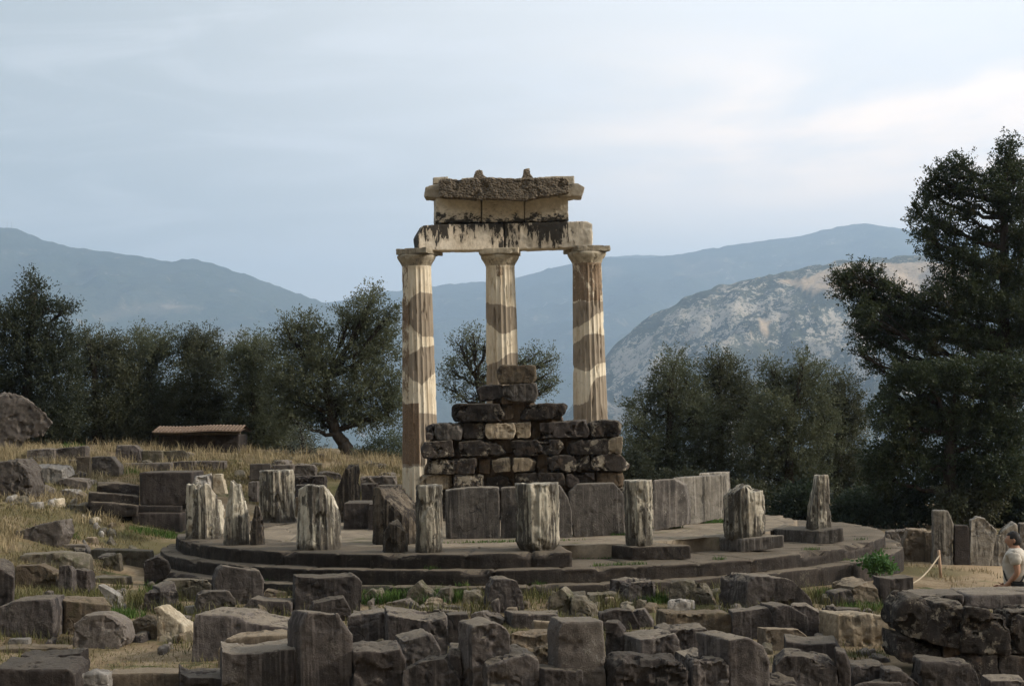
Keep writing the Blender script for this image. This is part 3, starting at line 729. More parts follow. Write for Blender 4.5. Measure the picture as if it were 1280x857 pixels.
cor = empty('cornice', tuple(at_depth(630, 246, 39.9)), 'rough brown cornice block crowning the three columns, pale broken ends', 'cornice')
kw = dict(sink=0, vox=.022, sm=0, parent=cor, cuts=0)
stone('cornice_slab', [(530, 246), (531, 234), (540, 231), (560, 229), (700, 228.5), (722, 229), (731, 234), (728, 244.5), (711, 246), (640, 247), (548, 247)], (0, .85), mat='marble', depth=39.72, rough=.02, **kw)
stone('moulding', [(549, 246), (548, 226), (551, 223.5), (600, 222), (640, 223), (709, 221.5), (711, 226), (712, 241), (690, 244), (668, 248), (655, 251), (640, 249.5), (612, 248), (596, 250), (580, 247.5), (560, 246.5)], (0, .3), mat='sima', depth=39.5, rough=.035, **kw)
stone('gutter_slab', [(540.5, 230), (541, 221.5), (560, 220.5), (560, 230)], (0, .3), mat='marble', depth=40.15, rough=.012, **kw)
stone('gutter_slab', [(577, 230), (577, 222.5), (594, 221.5), (594, 230)], (0, .3), mat='marble', depth=40.15, rough=.012, **kw)
stone('gutter_slab', [(672, 230), (672, 221), (718, 219), (718.5, 230)], (0, .3), mat='marble', depth=40.15, rough=.012, **kw)
stone('spout', [(589, 228), (592, 221), (594.5, 214), (599, 211.5), (603, 213), (604, 219), (612, 224), (612, 228)], (0, .28), mat='sima', depth=39.66, rough=.02, **kw)
stone('spout', [(648, 228), (653, 221), (655, 211.5), (662, 210), (663, 217), (667, 223), (668, 228)], (0, .28), mat='sima', depth=39.66, rough=.018, **kw)

# ------------------------------------------------------------------ broken fluted stumps
def stump(px, py, wpx, ytop, label, cuts=(), mat='stump', z=0.0, back=0.0, tilt=0.0, group='broken column stumps on the round platform', rot=0.0, rag=.05, taper=.04, foot=0.0, depth_add=0.0, name='column_stump', cat='column stump', flutes=True, squash=1.0):
    "cuts: (gx, gy, c) planes in units of the radius; the top is the lowest of them and the flat height"
    g = at_z(px, py, z); sc = FPX / g[1]; r = wpx / 2 / sc
    y = g[1] + r * squash + depth_add; sc = FPX / y; r = wpx / 2 / sc
    tp = at_depth(px, ytop, y); H = tp[2] - z
    x = at_depth(px, py, y)[0]
    n = max(8, int(round(2 * math.pi * r / .135))) if flutes else 1
    NT, NZ, NR = 200, 40, 16
    th = np.linspace(0, 2 * np.pi, NT, endpoint=False)
    _seed[0] += 1; sd = _seed[0] * 3.3
    dep = min(.026, r * .065) if flutes else 0
    def top(X, Y):
        h = np.full(len(X), H)
        for gx_, gy_, c_ in cuts: h = np.minimum(h, H * c_ + (gx_ * X + gy_ * Y) / r * H)
        q = np.stack([X * 4, Y * 4, np.full(len(X), sd)], -1)
        h = h + rag * fbm(q, 4) - np.clip(fbm(q * .9 + 7, 3) - .2, 0, 1) * rag * 2.5
        return np.maximum(h, .05)
    def rad(TH, zr):
        rr = r * (1 - taper * zr) + flute_r(TH + rot, n, dep) * (1 if flutes else 0)
        q = np.stack([np.cos(TH) * r * 4, np.sin(TH) * r * 4, zr * H * 3 + sd], -1)
        rr = rr + .014 * fbm(q, 4) + .010 * fbm(q * 3.1 + 3, 3) - np.clip(fbm(q * .8 + 5, 4) - .30, 0, 1) * .13
        if foot: rr = rr * (1 - foot * np.clip(1 - zr / .14, 0, 1) ** 2)
        return rr
    V = []
    rt_ = rad(th, np.ones(NT)); ht = top(rt_ * np.cos(th), rt_ * squash * np.sin(th))
    for k in range(NZ):
        t = k / (NZ - 1); zz = ht * t - .02
        rr = rad(th, zz / H)
        V.append(np.stack([rr * np.cos(th), rr * squash * np.sin(th), zz], -1))
    edge = V[-1][:, :2]
    for k in range(1, NR + 1):
        s = 1 - k / NR
        e = edge * max(s, .002); V.append(np.stack([e[:, 0], e[:, 1], top(e[:, 0], e[:, 1]) - .02], -1))
    V = np.concatenate(V)
    me = new_mesh(name, V, grid_faces(NT, NZ + NR, True), MS[mat])
    o = link(name, me, None, (x, y, z)); o.rotation_euler.y = tilt
    tag(o, label, cat, group)
    return o
stump(257, 674, 51, 604, 'wide fluted marble stump with a ragged top at the left platform edge', [(-.35, -.25, .92)], rag=.07, taper=.10)
stump(296.5, 681, 34, 601, 'slim jagged marble stump with a pointed top beside a small shard', [(-1.1, 0, 1.35), (1.2, 0, 1.35), (0, -.35, 1.0)], rag=.09, taper=.16)
stump(322, 681, 19, 630, 'small pointed fluted shard leaning by the slim jagged stump', [(.9, 0, 1.1), (-.8, 0, 1.2)], 'stumpdark', rag=.05, taper=.2)
stump(347, 653, 48, 586, 'clean flat-topped fluted stump, bright on its right, tapering upwards', [], rag=.012, taper=.12)
stump(399, 687, 57, 604, 'large marble stump with a rounded right shoulder at the front left edge', [(-.75, 0, 1.22), (.25, 0, 1.12), (0, -.15, .95)], rag=.04, taper=.16)
stump(431, 652, 41, 581, 'dark stump whose top slopes up to the right behind the large rounded stump', [(.75, 0, .85)], 'stumpdark', rag=.05)
stump(496, 682, 60, 608, 'big dark broken stump cut off by a diagonal lit face', [(-.42, .25, .90)], 'stumpdark', rag=.05, depth_add=.35)
stump(494, 690, 31, 650, 'low ragged fluted fragment before the diagonal broken stump', [(-.5, 0, 1.1), (.6, 0, 1.15)], 'stumpdark', rag=.06)
stump(537, 690, 35, 604, 'narrow clean fluted stump with a bright right half', [], rag=.012, taper=.02)
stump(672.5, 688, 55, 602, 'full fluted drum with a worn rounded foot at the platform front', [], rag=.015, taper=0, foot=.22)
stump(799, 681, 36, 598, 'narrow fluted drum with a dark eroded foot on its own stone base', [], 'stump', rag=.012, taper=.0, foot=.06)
stump(931, 672, 52, 603, 'broad fluted stump with a lumpy top on a square stone base', [(-.18, 0, .98), (.2, 0, 1.0)], rag=.06, taper=.04)
stump(1023, 662, 33, 592, 'tall slanted marble stump cut diagonally on its left side', [(1.35, 0, 1.08)], rag=.03, taper=.12)
# square bases left where the outer stylobate blocks are gone
PD = dict(cat='base block', z=T2, sink=.02, rough=.010, vox=.022, sm=0, group='square base blocks under column stumps', cuts=0)
stone('base_block', [(791, 699), (791, 683.5), (863, 681), (864, 696)], (-.65, 1.2), 'long low base block under the narrow fluted drum', mat='step', **PD)
stone('base_block', [(928, 689), (928, 673), (981, 668), (981, 684)], (-.62, .95), 'pale right-faced base block under the broad lumpy stump', mat='slab', **PD)
stone('base_block', [(1024.5, 679), (1024.5, 663), (1055, 659), (1056, 675)], (-.8, .9), 'base block with a dark left face under the slanted stump', mat='slab', **PD)

# ------------------------------------------------------------------ inner wall: upright slabs and stacked masonry
OR = dict(cat='wall slab', z=0.0, sink=.03, rough=.012, vox=.022, sm=0)
stone('wall_slab', [(557, 672), (556, 612), (600, 608), (624, 609), (624.5, 672)], (0, .32), 'wide blackened wall slab right of the narrow clean stump', mat='slab', yaw=R(-6), **OR)
stone('wall_slab', [(626, 671), (626, 609), (652, 608), (652, 671)], (0, .32), 'narrow grey wall slab half hidden by the full drum', mat='slab', yaw=R(2), **OR)
stone('wall_slab', [(690, 671), (690, 606), (700, 606), (710, 622), (715, 640), (715, 670)], (0, .3), 'slanting wall slab fragment just right of the full drum', mat='slab', yaw=R(6), **OR)
stone('wall_slab', [(717, 669), (711.5, 630), (711, 615), (722, 604.5), (768, 603), (780, 617), (781, 667)], (0, .32), 'dark wall slab with clipped shoulders left of the narrow drum', mat='slab', yaw=R(10), **OR)
stone('wall_slab', [(817, 661), (816, 600), (842, 598.5), (855, 606), (859, 625), (860, 656)], (.1, .35), 'streaked wall slab with a dark hollow right of the narrow drum', mat='slab', yaw=R(27), **OR)
stone('wall_slab', [(861, 655), (858, 612), (850, 602), (838, 597), (905, 592.5), (906, 646)], (.1, .3), 'long pale streaked wall slab before the broad stump', mat='slabpale', yaw=R(42), **OR)
stone('wall_slab', [(873, 646), (873, 591), (909, 589.5), (910, 640)], (.1, .3), 'pale upright slab rising behind the long streaked one', mat='slabpale', yaw=R(30), z=0.0, sink=.03, cat='wall slab', rough=.01, vox=.028, sm=1)
stone('wall_slab', [(460, 661), (460, 630), (480, 628), (480, 660)], (-.0, .9), 'low dark bench-like block at the back left of the platform', mat='dark', z=0.0, sink=.03, cat='wall block', rough=.012)
stone('wall_slab', [(429, 660), (430, 628.5), (470, 627.5), (470, 660)], (0, 1.0), 'flat-topped dark block between the sloping stump and diagonal stump', mat='dark', z=0.0, sink=.03, cat='wall block', rough=.012)

wl_ = empty('ruined_wall', tuple(at_z(655, 648, 0.0)), 'pyramid of rough dark wall blocks stacked in front of the middle column', 'ruined wall')
WD = 35.6
def wb(poly, mat='wall', d=0.0, t=.55, rough=.036, yaw=0.0, lab=None):
    d += crng.uniform(-.09, .05) + (.07 if mat == 'rustblock' else 0); yaw += crng.uniform(-.12, .12)
    xs = [p[0] for p in poly]; ym = max(p[1] for p in poly); yt = min(p[1] for p in poly); wx = max(xs) - min(xs); q = []
    for x, y in poly:                                    # worn undersides: the lower corners are rounded away, edges wander
        if y > ym - 3 and (x < min(xs) + 3 or x > max(xs) - 3) and mat != 'rustblock':
            k = 1 if x < min(xs) + wx / 2 else -1; a_ = crng.uniform(.04, .13) * wx; c_ = crng.uniform(.15, .4) * (ym - yt)
            pr = [(x, y - c_), (x + k * a_, y)]
            q += pr if k < 0 else pr
            if k < 0: q[-2:] = [(x + k * a_, y), (x, y - c_)] if len(q) > 3 and q[0][1] < ym - 3 else pr
        else: q.append((x + crng.uniform(-1, 1), y + crng.uniform(-1.3, 1.0)))
    cx_, cy__ = sum(xs) / len(xs), (ym + yt) / 2
    poly = sorted(q, key=lambda p: math.atan2((p[1] - cy__) * wx / (ym - yt), p[0] - cx_))
    stone('wall_block', poly, (0, t), mat=mat, depth=WD + d, yaw=yaw, rough=rough, vox=.022, sm=2, sink=0, parent=wl_, plabel=lab, chips=1.6, cuts=4)
stone('wall_core', [(524, 648), (532, 575), (538, 532), (575, 528), (584, 508), (615, 505), (620, 484), (664, 482), (668, 506), (700, 508), (706, 529), (766, 530), (772, 575), (782, 648)], (0, .5), mat='rustblock', depth=WD + .22, rough=.05, vox=.04, sm=1, sink=0, parent=wl_, cuts=0)
# hidden foot of the wall behind the slabs
for xa_, xb_ in ((520, 582), (583, 640), (641, 706), (707, 786)): wb([(xa_, 648), (xa_, 612), (xb_, 611), (xb_, 648)], d=.05)
wb([(517, 611), (519, 600), (528, 594), (564, 593), (566, 611)], 'creamblock', .0)
wb([(567, 611), (567, 594), (604, 592), (606, 611)], 'wall', -.05)
wb([(607, 611), (608, 597), (641, 595), (642, 611)], 'wall', .12)
wb([(643, 610), (644, 592), (705, 589.5), (707, 609)], 'wall', -.12)
wb([(708.5, 609), (709, 592), (744, 590), (744, 609)], 'dark', .02)
wb([(745, 609), (745.5, 590.5), (778, 591), (782, 600), (779, 609)], 'rustblock', .0)
wb([(533, 592), (529, 584), (533, 574.5), (595, 572), (597, 583), (592, 592)], 'wall', -.12)
wb([(598, 592), (599, 574), (616, 573), (616, 592)], 'rustblock', .05, rough=.015)
wb([(615, 591), (614, 574), (637, 571.5), (641, 582), (637, 590)], 'creamblock', -.03)
wb([(641, 590), (641, 573), (664, 570.5), (671, 578), (667, 589)], 'creamblock', -.06)
wb([(671, 592), (672, 567), (686, 566), (686, 592)], 'rustblock', .06, rough=.015)
wb([(686, 589), (685, 570), (735, 568), (740, 580), (738, 589)], 'wall', -.13)
wb([(739, 588), (738, 571), (752, 568.5), (776, 568), (785, 577), (789, 588), (775, 588.5)], 'wall', -.1, lab='block ending in a rounded point')
wb([(527, 571.5), (525, 560), (530, 552), (567, 550), (571, 560), (570, 571)], 'wall', -.16)
wb([(572, 571), (572, 552), (600, 549.5), (622, 555), (637, 560), (637, 569)], 'wall', -.12)
wb([(615, 566), (616, 549), (640, 548), (640, 566)], 'rustblock', .1, rough=.015)
wb([(639, 570), (638.5, 551), (700, 548), (706, 556), (704, 568)], 'wall', -.14)
wb([(706, 567), (707, 550), (730, 549), (728, 567)], 'rustblock', .06, rough=.015)
wb([(709, 568), (712, 555), (730, 549), (760, 547.5), (762, 568)], 'wall', -.1)
wb([(761, 568), (758, 556), (760, 547), (778, 546), (779, 567)], 'creamblock', -.06, lab='cream faced corner block')
wb([(532, 549.5), (532, 529), (542, 528), (542, 549)], 'dark', -.02)
wb([(542.5, 550), (542, 530), (577, 528), (577.5, 549.5)], 'slab', -.1, lab='grey streaked block')
wb([(578, 549), (578, 529), (606, 527.5), (606, 548.5)], 'wall', -.05)
wb([(606, 549), (606.5, 529), (645, 527), (645, 548)], 'creamblock', -.03)
wb([(645, 548), (645, 528), (664, 526.5), (664, 547)], 'creamblock', -.0)
wb([(664, 549), (664, 525), (675, 525), (675, 549)], 'rustblock', .1, rough=.015)
wb([(675, 548), (674, 529), (735, 526), (738, 534), (737, 546.5)], 'dark', -.12)
wb([(738, 546.5), (737, 528), (752, 525), (773, 525), (776, 531), (776, 545)], 'wall', -.06)
wb([(565, 527), (564, 510), (570, 506), (629, 504.5), (631, 516), (624, 526.5)], 'wall', -.1)
wb([(625, 526), (626, 508), (642, 505), (642, 525)], 'rustblock', .05, rough=.015)
wb([(638, 524.5), (640, 508), (660, 504.5), (706, 503.5), (709, 507), (707, 522), (680, 524)], 'wall', -.08)
wb([(599, 501), (597, 487), (600, 481.5), (627, 480.5), (631, 489), (627, 499.5)], 'dark', .0)
wb([(626, 506), (626, 494), (652, 492), (654, 505)], 'rustblock', .06, rough=.015)
wb([(629, 500), (629, 482), (650, 480), (671, 480), (672, 503), (655, 502)], 'slab', -.03, lab='lighter squared block')
wb([(622, 479.5), (622, 462), (627, 456.5), (669, 456), (670.5, 478.5)], 'brown', -.02, lab='topmost squared block')
# ------------------------------------------------------------------ the field of fallen blocks in the foreground
G = 'fallen stone blocks in the foreground field'
def fb(seg, pts, ext, label, mat='grey', **k):
    k.setdefault('group', G); ext = (ext[0], ext[1] * .8, (ext[2] if len(ext) > 2 else 0) * .4)
    return stone('stone_block', sg(seg, *pts) if seg else pts, ext, label, 'stone block', mat, **k)
# left part, back to front
fb('B', [(445,335),(455,170),(478,110),(510,85),(620,100),(745,115),(772,180),(765,335)], (-.12,.5), 'squat upright block with clipped shoulders below the left platform steps')
fb('B', [(338,405),(345,270),(400,250),(540,250),(588,300),(585,405)], (-.1,.4), 'small square boulder crusted with whitish lichen', 'boulder', rough=.035)
fb('B', [(640,410),(640,345),(690,295),(780,310),(920,312),(942,330),(945,410)], (.05,.45,.03), 'low grey block right of the lichen crusted boulder')
fb('B', [(285,690),(320,400),(480,400),(600,412),(650,445),(800,470),(1000,487),(1000,690)], (.25,.7,.10), 'long low slab with a raised pale rear edge in front of the upright clipped block', 'grey')
fb('B', [(468,790),(470,600),(530,556),(700,535),(990,528),(990,790)], (.1,.35,.10), 'thin tilted slab leaning on the big flat block behind it', 'tan')
fb('B', [(496,960),(498,630),(560,648),(720,645),(990,614),(992,960)], (-.12,.75,.12), 'big flat-topped block left of the tall standing block', 'grey')
fb('B', [(215,960),(228,765),(290,800),(450,800),(690,815),(705,960)], (-.12,.7,.06), 'pitted dark block at the bottom edge with a broad worn top', 'dark', rough=.035)
fb('B', [(76,575),(70,450),(60,360),(92,345),(255,468),(266,575)], (.1,.35), 'pale yellow broken rock with a sloping right side', 'pale', rough=.03)
fb('B', [(244,392),(262,348),(325,346),(326,392)], (.0,.2), 'small whitish chip lying behind the pale yellow rock', 'white', group=None)
fb('B', [(0,380),(0,250),(104,236),(110,380)], (.12,.3,.04), 'dark-faced left half of a split block under the broken drum', 'dark')
fb('B', [(106,380),(105,232),(214,190),(231,376)], (-.2,.5,.02), 'block with a smooth lighter right face standing among the grass', 'grey')
fb('B', [(0,215),(0,55),(90,25),(150,60),(166,112),(112,215)], (-.05,.45), 'dark tilted block touching the left end of the lowest step', 'dark', rough=.03)
fb('B', [(225,300),(118,178),(300,170),(440,182),(442,290)], (0,.4), 'low mossy brown stone below the left steps', 'mossy', rough=.035)
fb('B', [(765,285),(765,238),(915,252),(916,285)], (0,.35), 'flat pale slab lying left of the grooved drum block', 'tan')
# seg C
fb('C', [(143,395),(150,152),(330,165),(530,150),(582,188),(580,280),(562,395)], (-.11,.6,.03), 'large block with a grooved flat top before the left platform front', 'grey')
fb('C', [(205,445),(265,325),(380,300),(462,290),(510,365),(512,445)], (-.05,.35,.04), 'small sloping stone in front of the grooved-top block', 'grey', rough=.03)
fb('C', [(183,970),(190,470),(226,386),(432,390),(452,432),(520,530),(524,970)], (-.22,.45), 'tallest standing slab at the bottom left with its right shoulder cut away', 'grey')
fb('C', [(485,640),(487,410),(600,392),(732,386),(752,490),(715,640)], (.05,.6,.02), 'weathered block behind the thin ledge stone', 'grey', rough=.03)
fb('C', [(745,710),(742,400),(990,438),(1125,414),(1132,710)], (-.1,1.0,.08), 'wide block with a large sloping worn top left of the tall dark-sided block', 'grey', rough=.028)
fb('C', [(832,790),(845,570),(1020,524),(1086,610),(1088,790)], (-.15,.6,.06), 'mossy-topped block with a chipped right corner', 'grey', rough=.028)
fb('C', [(512,760),(530,618),(600,560),(715,508),(716,760)], (0,.14), 'thin upright ledge stone with a pointed right end', 'mossy')
fb('C', [(508,990),(522,640),(600,632),(705,640),(822,618),(862,700),(880,990)], (-.08,.55,.14), 'dark block with a bowed pale top right of the tall standing slab', 'dark', rough=.03)
fb('C', [(826,985),(840,760),(960,700),(1040,684),(1100,676),(1150,740),(1205,820),(1208,985)], (.05,.5,.03), 'rounded boulder-like block with a white speck at the bottom edge', 'grey', rough=.045, sm=2)
fb('C', [(570,330),(585,275),(622,238),(690,234),(718,325)], (.05,.3), 'rounded orange-green mossy stone in the grass below the steps', 'mossy', rough=.035)
fb('C', [(838,335),(870,240),(935,182),(992,240),(1050,290),(1052,335)], (.05,.35), 'pointed grey stone sunk in green grass before the steps', 'mossy', rough=.04)
fb('C', [(1058,335),(1062,235),(1140,228),(1150,335)], (.05,.3), 'roundish pitted stone beside the pointed grey one', 'mossy', rough=.04)
fb('C', [(930,350),(940,322),(1060,330),(1070,372),(930,372)], (.05,.3), 'small flat pale stone on the grass', 'boulder', group=None)
fb('C', [(1035,395),(1090,345),(1200,350),(1235,395)], (.05,.3), 'flat rubble stone left of the rounded upright block', 'boulder', rough=.035)
fb('C', [(722,372),(730,322),(860,305),(905,340),(905,372)], (.05,.3), 'grey flattened stone half sunk behind the wide sloping block', 'boulder', rough=.03)
# seg D
fb('D', [(348,385),(370,225),(400,172),(470,165),(550,182),(590,280),(598,385)], (-.08,.45), 'rounded upright block before the middle of the platform front', 'grey', rough=.035, sm=2)
fb('D', [(318,392),(380,320),(432,284),(438,392)], (0,.15), 'small wedge-shaped shard leaning on the rounded upright block', 'grey')
fb('D', [(715,420),(740,285),(828,224),(880,278),(900,420)], (.1,.4), 'pointed mossy rock with a triangular outline in the grass', 'mossy', rough=.035)
fb('D', [(895,425),(890,275),(965,290),(1020,350),(1072,425)], (.1,.35), 'yellow-green mossy rock sloping down right of the pointed one', 'mossy', rough=.035)
fb('D', [(512,490),(514,388),(700,396),(880,388),(884,490)], (-.12,.5,.02), 'low rectangular block with a dark left end in the middle of the field', 'grey')
fb('D', [(655,535),(655,440),(745,448),(832,440),(834,535)], (-.05,.4,.02), 'small flat-topped block next to the tall corner block', 'tan')
fb('D', [(505,680),(508,520),(650,530),(822,520),(828,680)], (-.1,.6,.05), 'reddish-topped block left of the tall corner block', 'brown', rough=.03)
fb('D', [(258,980),(262,475),(410,448),(470,480),(505,530),(505,980)], (-.18,.5,.06), 'tall block with a nearly black left side standing near the bottom', 'grey', rough=.028)
fb('D', [(352,1000),(356,725),(480,690),(612,655),(690,690),(702,1000)], (-.14,.7,.14), 'big block with a lumpy sloping top at the bottom centre', 'grey', rough=.04)
fb('D', [(718,1010),(722,745),(850,752),(972,752),(992,1010)], (-.25,.55,.03), 'squared block with a thin pale front rim at the bottom centre', 'grey')
fb('D', [(812,1000),(808,520),(832,438),(972,446),(1098,438),(1118,580),(1130,1000)], (-.12,.45,.04), 'tall pale corner block with a sharp bright upright edge', 'boulder', rough=.018)
fb('D', [(1108,720),(1112,446),(1188,450),(1232,505),(1236,720)], (.05,.45), 'dark narrow block squeezed behind the tall corner block', 'dark')
fb('D', [(104,960),(104,625),(184,625),(198,960)], (0,.5,.08), 'narrow pale-topped block in the gap beside the tall dark-sided block', 'grey')
fb('D', [(102,600),(105,400),(232,392),(240,425),(184,440),(184,600)], (-.05,.4), 'dark block behind the narrow pale-topped one', 'dark')
fb('D', [(662,830),(640,630),(720,612),(800,622),(848,700),(850,830)], (.05,.4), 'crumbling brownish chunk between the squared block and tall corner block', 'brown', rough=.045)
fb('D', [(238,470),(250,395),(370,368),(462,392),(455,470)], (.05,.4), 'flat-lying rough stone behind the tall dark-sided block', 'boulder', rough=.03)
fb('D', [(2,420),(0,372),(95,372),(230,390),(232,420)], (.05,.4), 'thin grey slab lying left of the rough flat stone', 'grey')
fb('D', [(25,275),(40,225),(120,215),(130,275)], (.0,.3), 'pinkish grey stone in the grass under the lowest step', 'boulder', rough=.035, group=None)
fb('D', [(190,330),(200,250),(300,240),(340,280),(345,330)], (.0,.35), 'speckled rubble stone left of the rounded upright block', 'mossy', rough=.04)
fb('D', [(890,315),(900,262),(985,258),(990,315)], (.0,.3), 'low mossy slab end behind the triangular rock', 'mossy')
fb('D', [(995,335),(1000,270),(1205,255),(1212,335)], (.0,.35), 'long mossy slab under the third step, right of the triangular rock', 'mossy')
# seg E
fb('E', [(233,330),(235,195),(330,185),(420,180),(432,330)], (-.28,.55,.08), 'squarish block with a knobby top beneath the long base block', 'grey', rough=.045)
fb('E', [(490,335),(498,192),(592,176),(720,202),(765,270),(792,335)], (.05,.4), 'slanted rough rock sloping down to the right below the platform', 'mossy', rough=.045)
fb('E', [(480,375),(490,312),(560,302),(642,322),(672,375)], (.05,.3), 'small grey-white stone in front of the slanted rough rock', 'white', rough=.03)
fb(None, [(932,768),(934,727),(946,719),(985,722),(992,725),(1005,737),(1014,748),(1026,768)], (-.33,.75,.02), 'broad heavy block with a black left end before the right-hand steps', 'grey', rough=.03)
fb('E', [(55,500),(48,395),(150,366),(255,372),(312,466),(312,500)], (.0,.45), 'dark rough boulder behind the tall corner block', 'dark', rough=.035)
fb('E', [(262,480),(258,372),(330,358),(388,445),(392,480)], (.05,.3), 'grey wedge of stone right of the dark rough boulder', 'grey')
fb('E', [(312,760),(310,560),(430,540),(545,520),(562,560),(562,760)], (-.22,.7,.05), 'flat-topped block with a dark left side and pale worn top', 'grey')
fb('E', [(468,680),(470,505),(560,492),(700,490),(752,490),(765,680)], (-.12,.5,.08), 'wide block with a lumpy ridge, left of the big prow-shaped block', 'grey', rough=.045)
fb('E', [(478,540),(470,385),(640,395),(810,385),(890,392),(904,540)], (-.1,.45,.02), 'long brown slab across the field behind the lumpy ridged block', 'brown', rough=.03)
fb('E', [(902,560),(902,382),(1010,370),(1130,350),(1160,400),(1192,560)], (-.02,.5), 'smooth grey block next to the broken end of the long brown slab', 'grey')
fb(None, [(965,800),(967,784),(968,758),(985,756),(1000,764),(1010,770),(1012,800)], (-.15,.5,.05), 'block with a cut step facing left in front of the broad heavy block', 'grey')
fb(None, [(958,814),(958,785),(1012,787),(1014,814)], (-.1,.3), 'low plinth-like slab under the stepped block', 'tan')
fb(None, [(990,795),(988,755),(1008,756),(1024,765),(1026,795)], (.05,.4), 'grey block standing close behind the stepped block', 'grey')
fb('E', [(880,1000),(880,560),(1010,545),(1108,600),(1150,700),(1152,1000)], (-.32,.7,.05), 'big prow-shaped block whose vertical front edge points at the viewer', 'grey', rough=.02)
fb('E', [(600,860),(590,662),(680,670),(752,650),(760,860)], (-.12,.5,.10), 'small block with a rounded pale top between two larger ones', 'grey', rough=.03)
fb('E', [(645,1000),(645,700),(660,680),(850,690),(872,730),(888,1000)], (-.05,.45,.02), 'pitted upright block left of the prow-shaped block at the bottom', 'grey', rough=.04)
fb('E', [(132,1010),(150,740),(205,705),(400,712),(596,705),(612,740),(624,1010)], (-.1,.7,.10), 'wide rounded-edge block with deep pits along the bottom', 'dark', rough=.05, sm=2)
fb('E', [(208,385),(212,355),(290,297),(346,312),(352,385)], (.05,.3), 'grey-white mossy stone before a clump of green grass', 'mossy', rough=.03)
fb('E', [(690,370),(800,350),(920,320),(1002,370)], (.05,.3), 'low flat greenish slab in front of the broad heavy block', 'mossy')
fb('E', [(745,300),(750,240),(825,235),(830,300)], (.0,.3), 'small squared mossy stone below the third step', 'mossy')
# seg F
fb('F', [(655,345),(648,222),(720,195),(795,180),(832,340)], (-.22,.8,.02), 'block with a tan flat top and shattered left face below the green bush', 'tan', rough=.035)
fb('F', [(490,345),(535,255),(636,240),(690,342)], (-.1,.4), 'smooth grey block tilting left in the weeds below the steps', 'grey')
fb('F', [(830,350),(822,162),(900,170),(1000,160),(1038,158),(1040,350)], (-.03,.6), 'dark squat drum-like block with a pale flat top beside the bush', 'grey', rough=.018, sm=3)
fb('F', [(518,358),(530,328),(640,335),(728,332),(722,358)], (0,.4), 'thin pale flat slab in the weeds above the cream block', 'tan')
fb('F', [(455,395),(470,365),(600,362),(715,365),(720,395)], (0,.35), 'long thin grey slab right behind the cream-faced block', 'grey')
fb('F', [(548,605),(552,398),(640,400),(742,396),(920,422),(926,605)], (-.18,.6,.03), 'long cream-faced block with a broken corner and a dark left end', 'creamblock', rough=.03)
fb('F', [(215,720),(215,566),(350,587),(540,577),(600,680),(604,720)], (.05,.55,.09), 'dark-fronted block with a bright grey worn top, right of the prow-shaped block', 'grey')
fb('F', [(95,960),(150,720),(215,660),(330,665),(500,700),(545,740),(552,960)], (.05,.55,.05), 'big slanting block with a white chip on its right corner', 'grey', rough=.035)
fb('F', [(50,990),(60,802),(180,792),(290,830),(352,990)], (0,.5), 'rounded boulder at the bottom right of the prow-shaped block', 'grey', rough=.045, sm=3)
fb('F', [(352,960),(440,816),(492,960)], (.05,.3), 'little pointed grey stone at the bottom edge', 'boulder')
fb('F', [(645,900),(640,722),(740,728),(862,716),(866,900)], (-.03,.5,.04), 'squat block with a rusty top right of the white-chipped block', 'grey')
fb('F', [(848,940),(868,762),(960,760),(1005,800),(1075,845),(1075,940)], (0,.4), 'crumbled rough block sloping right next to the rusty-topped block', 'dark', rough=.045)
fb('F', [(628,960),(650,828),(800,832),(962,834),(984,960)], (0,.45), 'wide low slab at the bottom edge under the rusty-topped block', 'grey')
fb('F', [(548,960),(545,720),(540,630),(600,645),(632,760),(632,960)], (.05,.4), 'dark rounded side block right of the white-chipped block', 'dark', rough=.03)
fb('R', [(226,905),(240,752),(330,758),(440,765),(472,805),(515,905)], (-.02,.6,.03), 'broad block at the bottom right with a sloping rough right side', 'grey', rough=.035)
fb('R', [(512,900),(528,834),(600,832),(700,836),(700,900)], (0,.5,.02), 'flat slab in the bottom right corner below the dark wall', 'grey')
# seg A left
fb('A', [(-30,560),(-20,236),(60,236),(68,300),(66,560)], (-.1,.5), 'tall dark block cut off by the left edge', 'dark')
fb('A', [(-30,620),(-20,470),(65,436),(250,428),(268,490),(266,620)], (.05,.7,.04), 'large smooth-faced block at the far left with a sloping worn top', 'grey')
fb('A', [(68,375),(75,262),(200,257),(282,300),(272,375)], (0,.5), 'pale-topped block with a dark right end behind the large left block', 'brown', rough=.03)
fb('A', [(288,400),(290,262),(330,250),(357,290),(358,400)], (.03,.3), 'upright stone with a white splash of lichen on its face', 'grey', rough=.03)
fb('A', [(362,400),(364,277),(430,290),(447,400)], (.05,.35), 'dark rough stone beside the white splashed one', 'dark', rough=.03)
fb('A', [(322,610),(324,436),(430,428),(546,432),(552,610)], (-.25,.5,.06), 'moulded block with a projecting slab on top at the left', 'brown', rough=.025)
fb('A', [(585,470),(478,372),(482,354),(530,380),(580,410),(618,480)], (.05,.2), 'broken white marble fragment leaning on the moulded block', 'white', group=None, rough=.02)
fb('A', [(358,660),(365,550),(420,508),(510,502),(560,520),(605,560),(622,630),(570,672)], (.05,.5), 'rounded dark grey block lying on the dry turf at the left', 'boulder', rough=.03, sm=3)
fb('A', [(628,625),(640,540),(680,506),(732,520),(762,560),(768,625)], (.05,.35), 'small reddish brown rock next to the pale yellow one', 'brown', rough=.035)
fb('A', [(105,830),(100,702),(180,712),(280,704),(400,688),(406,800),(330,830)], (0,.55,.04), 'thick slab with a black hollowed front at the lower left', 'dark', rough=.03)
fb('A', [(-30,700),(-30,672),(150,665),(340,662),(345,700)], (0,.5,.02), 'flat paving-like slab behind the hollowed thick slab', 'tan')
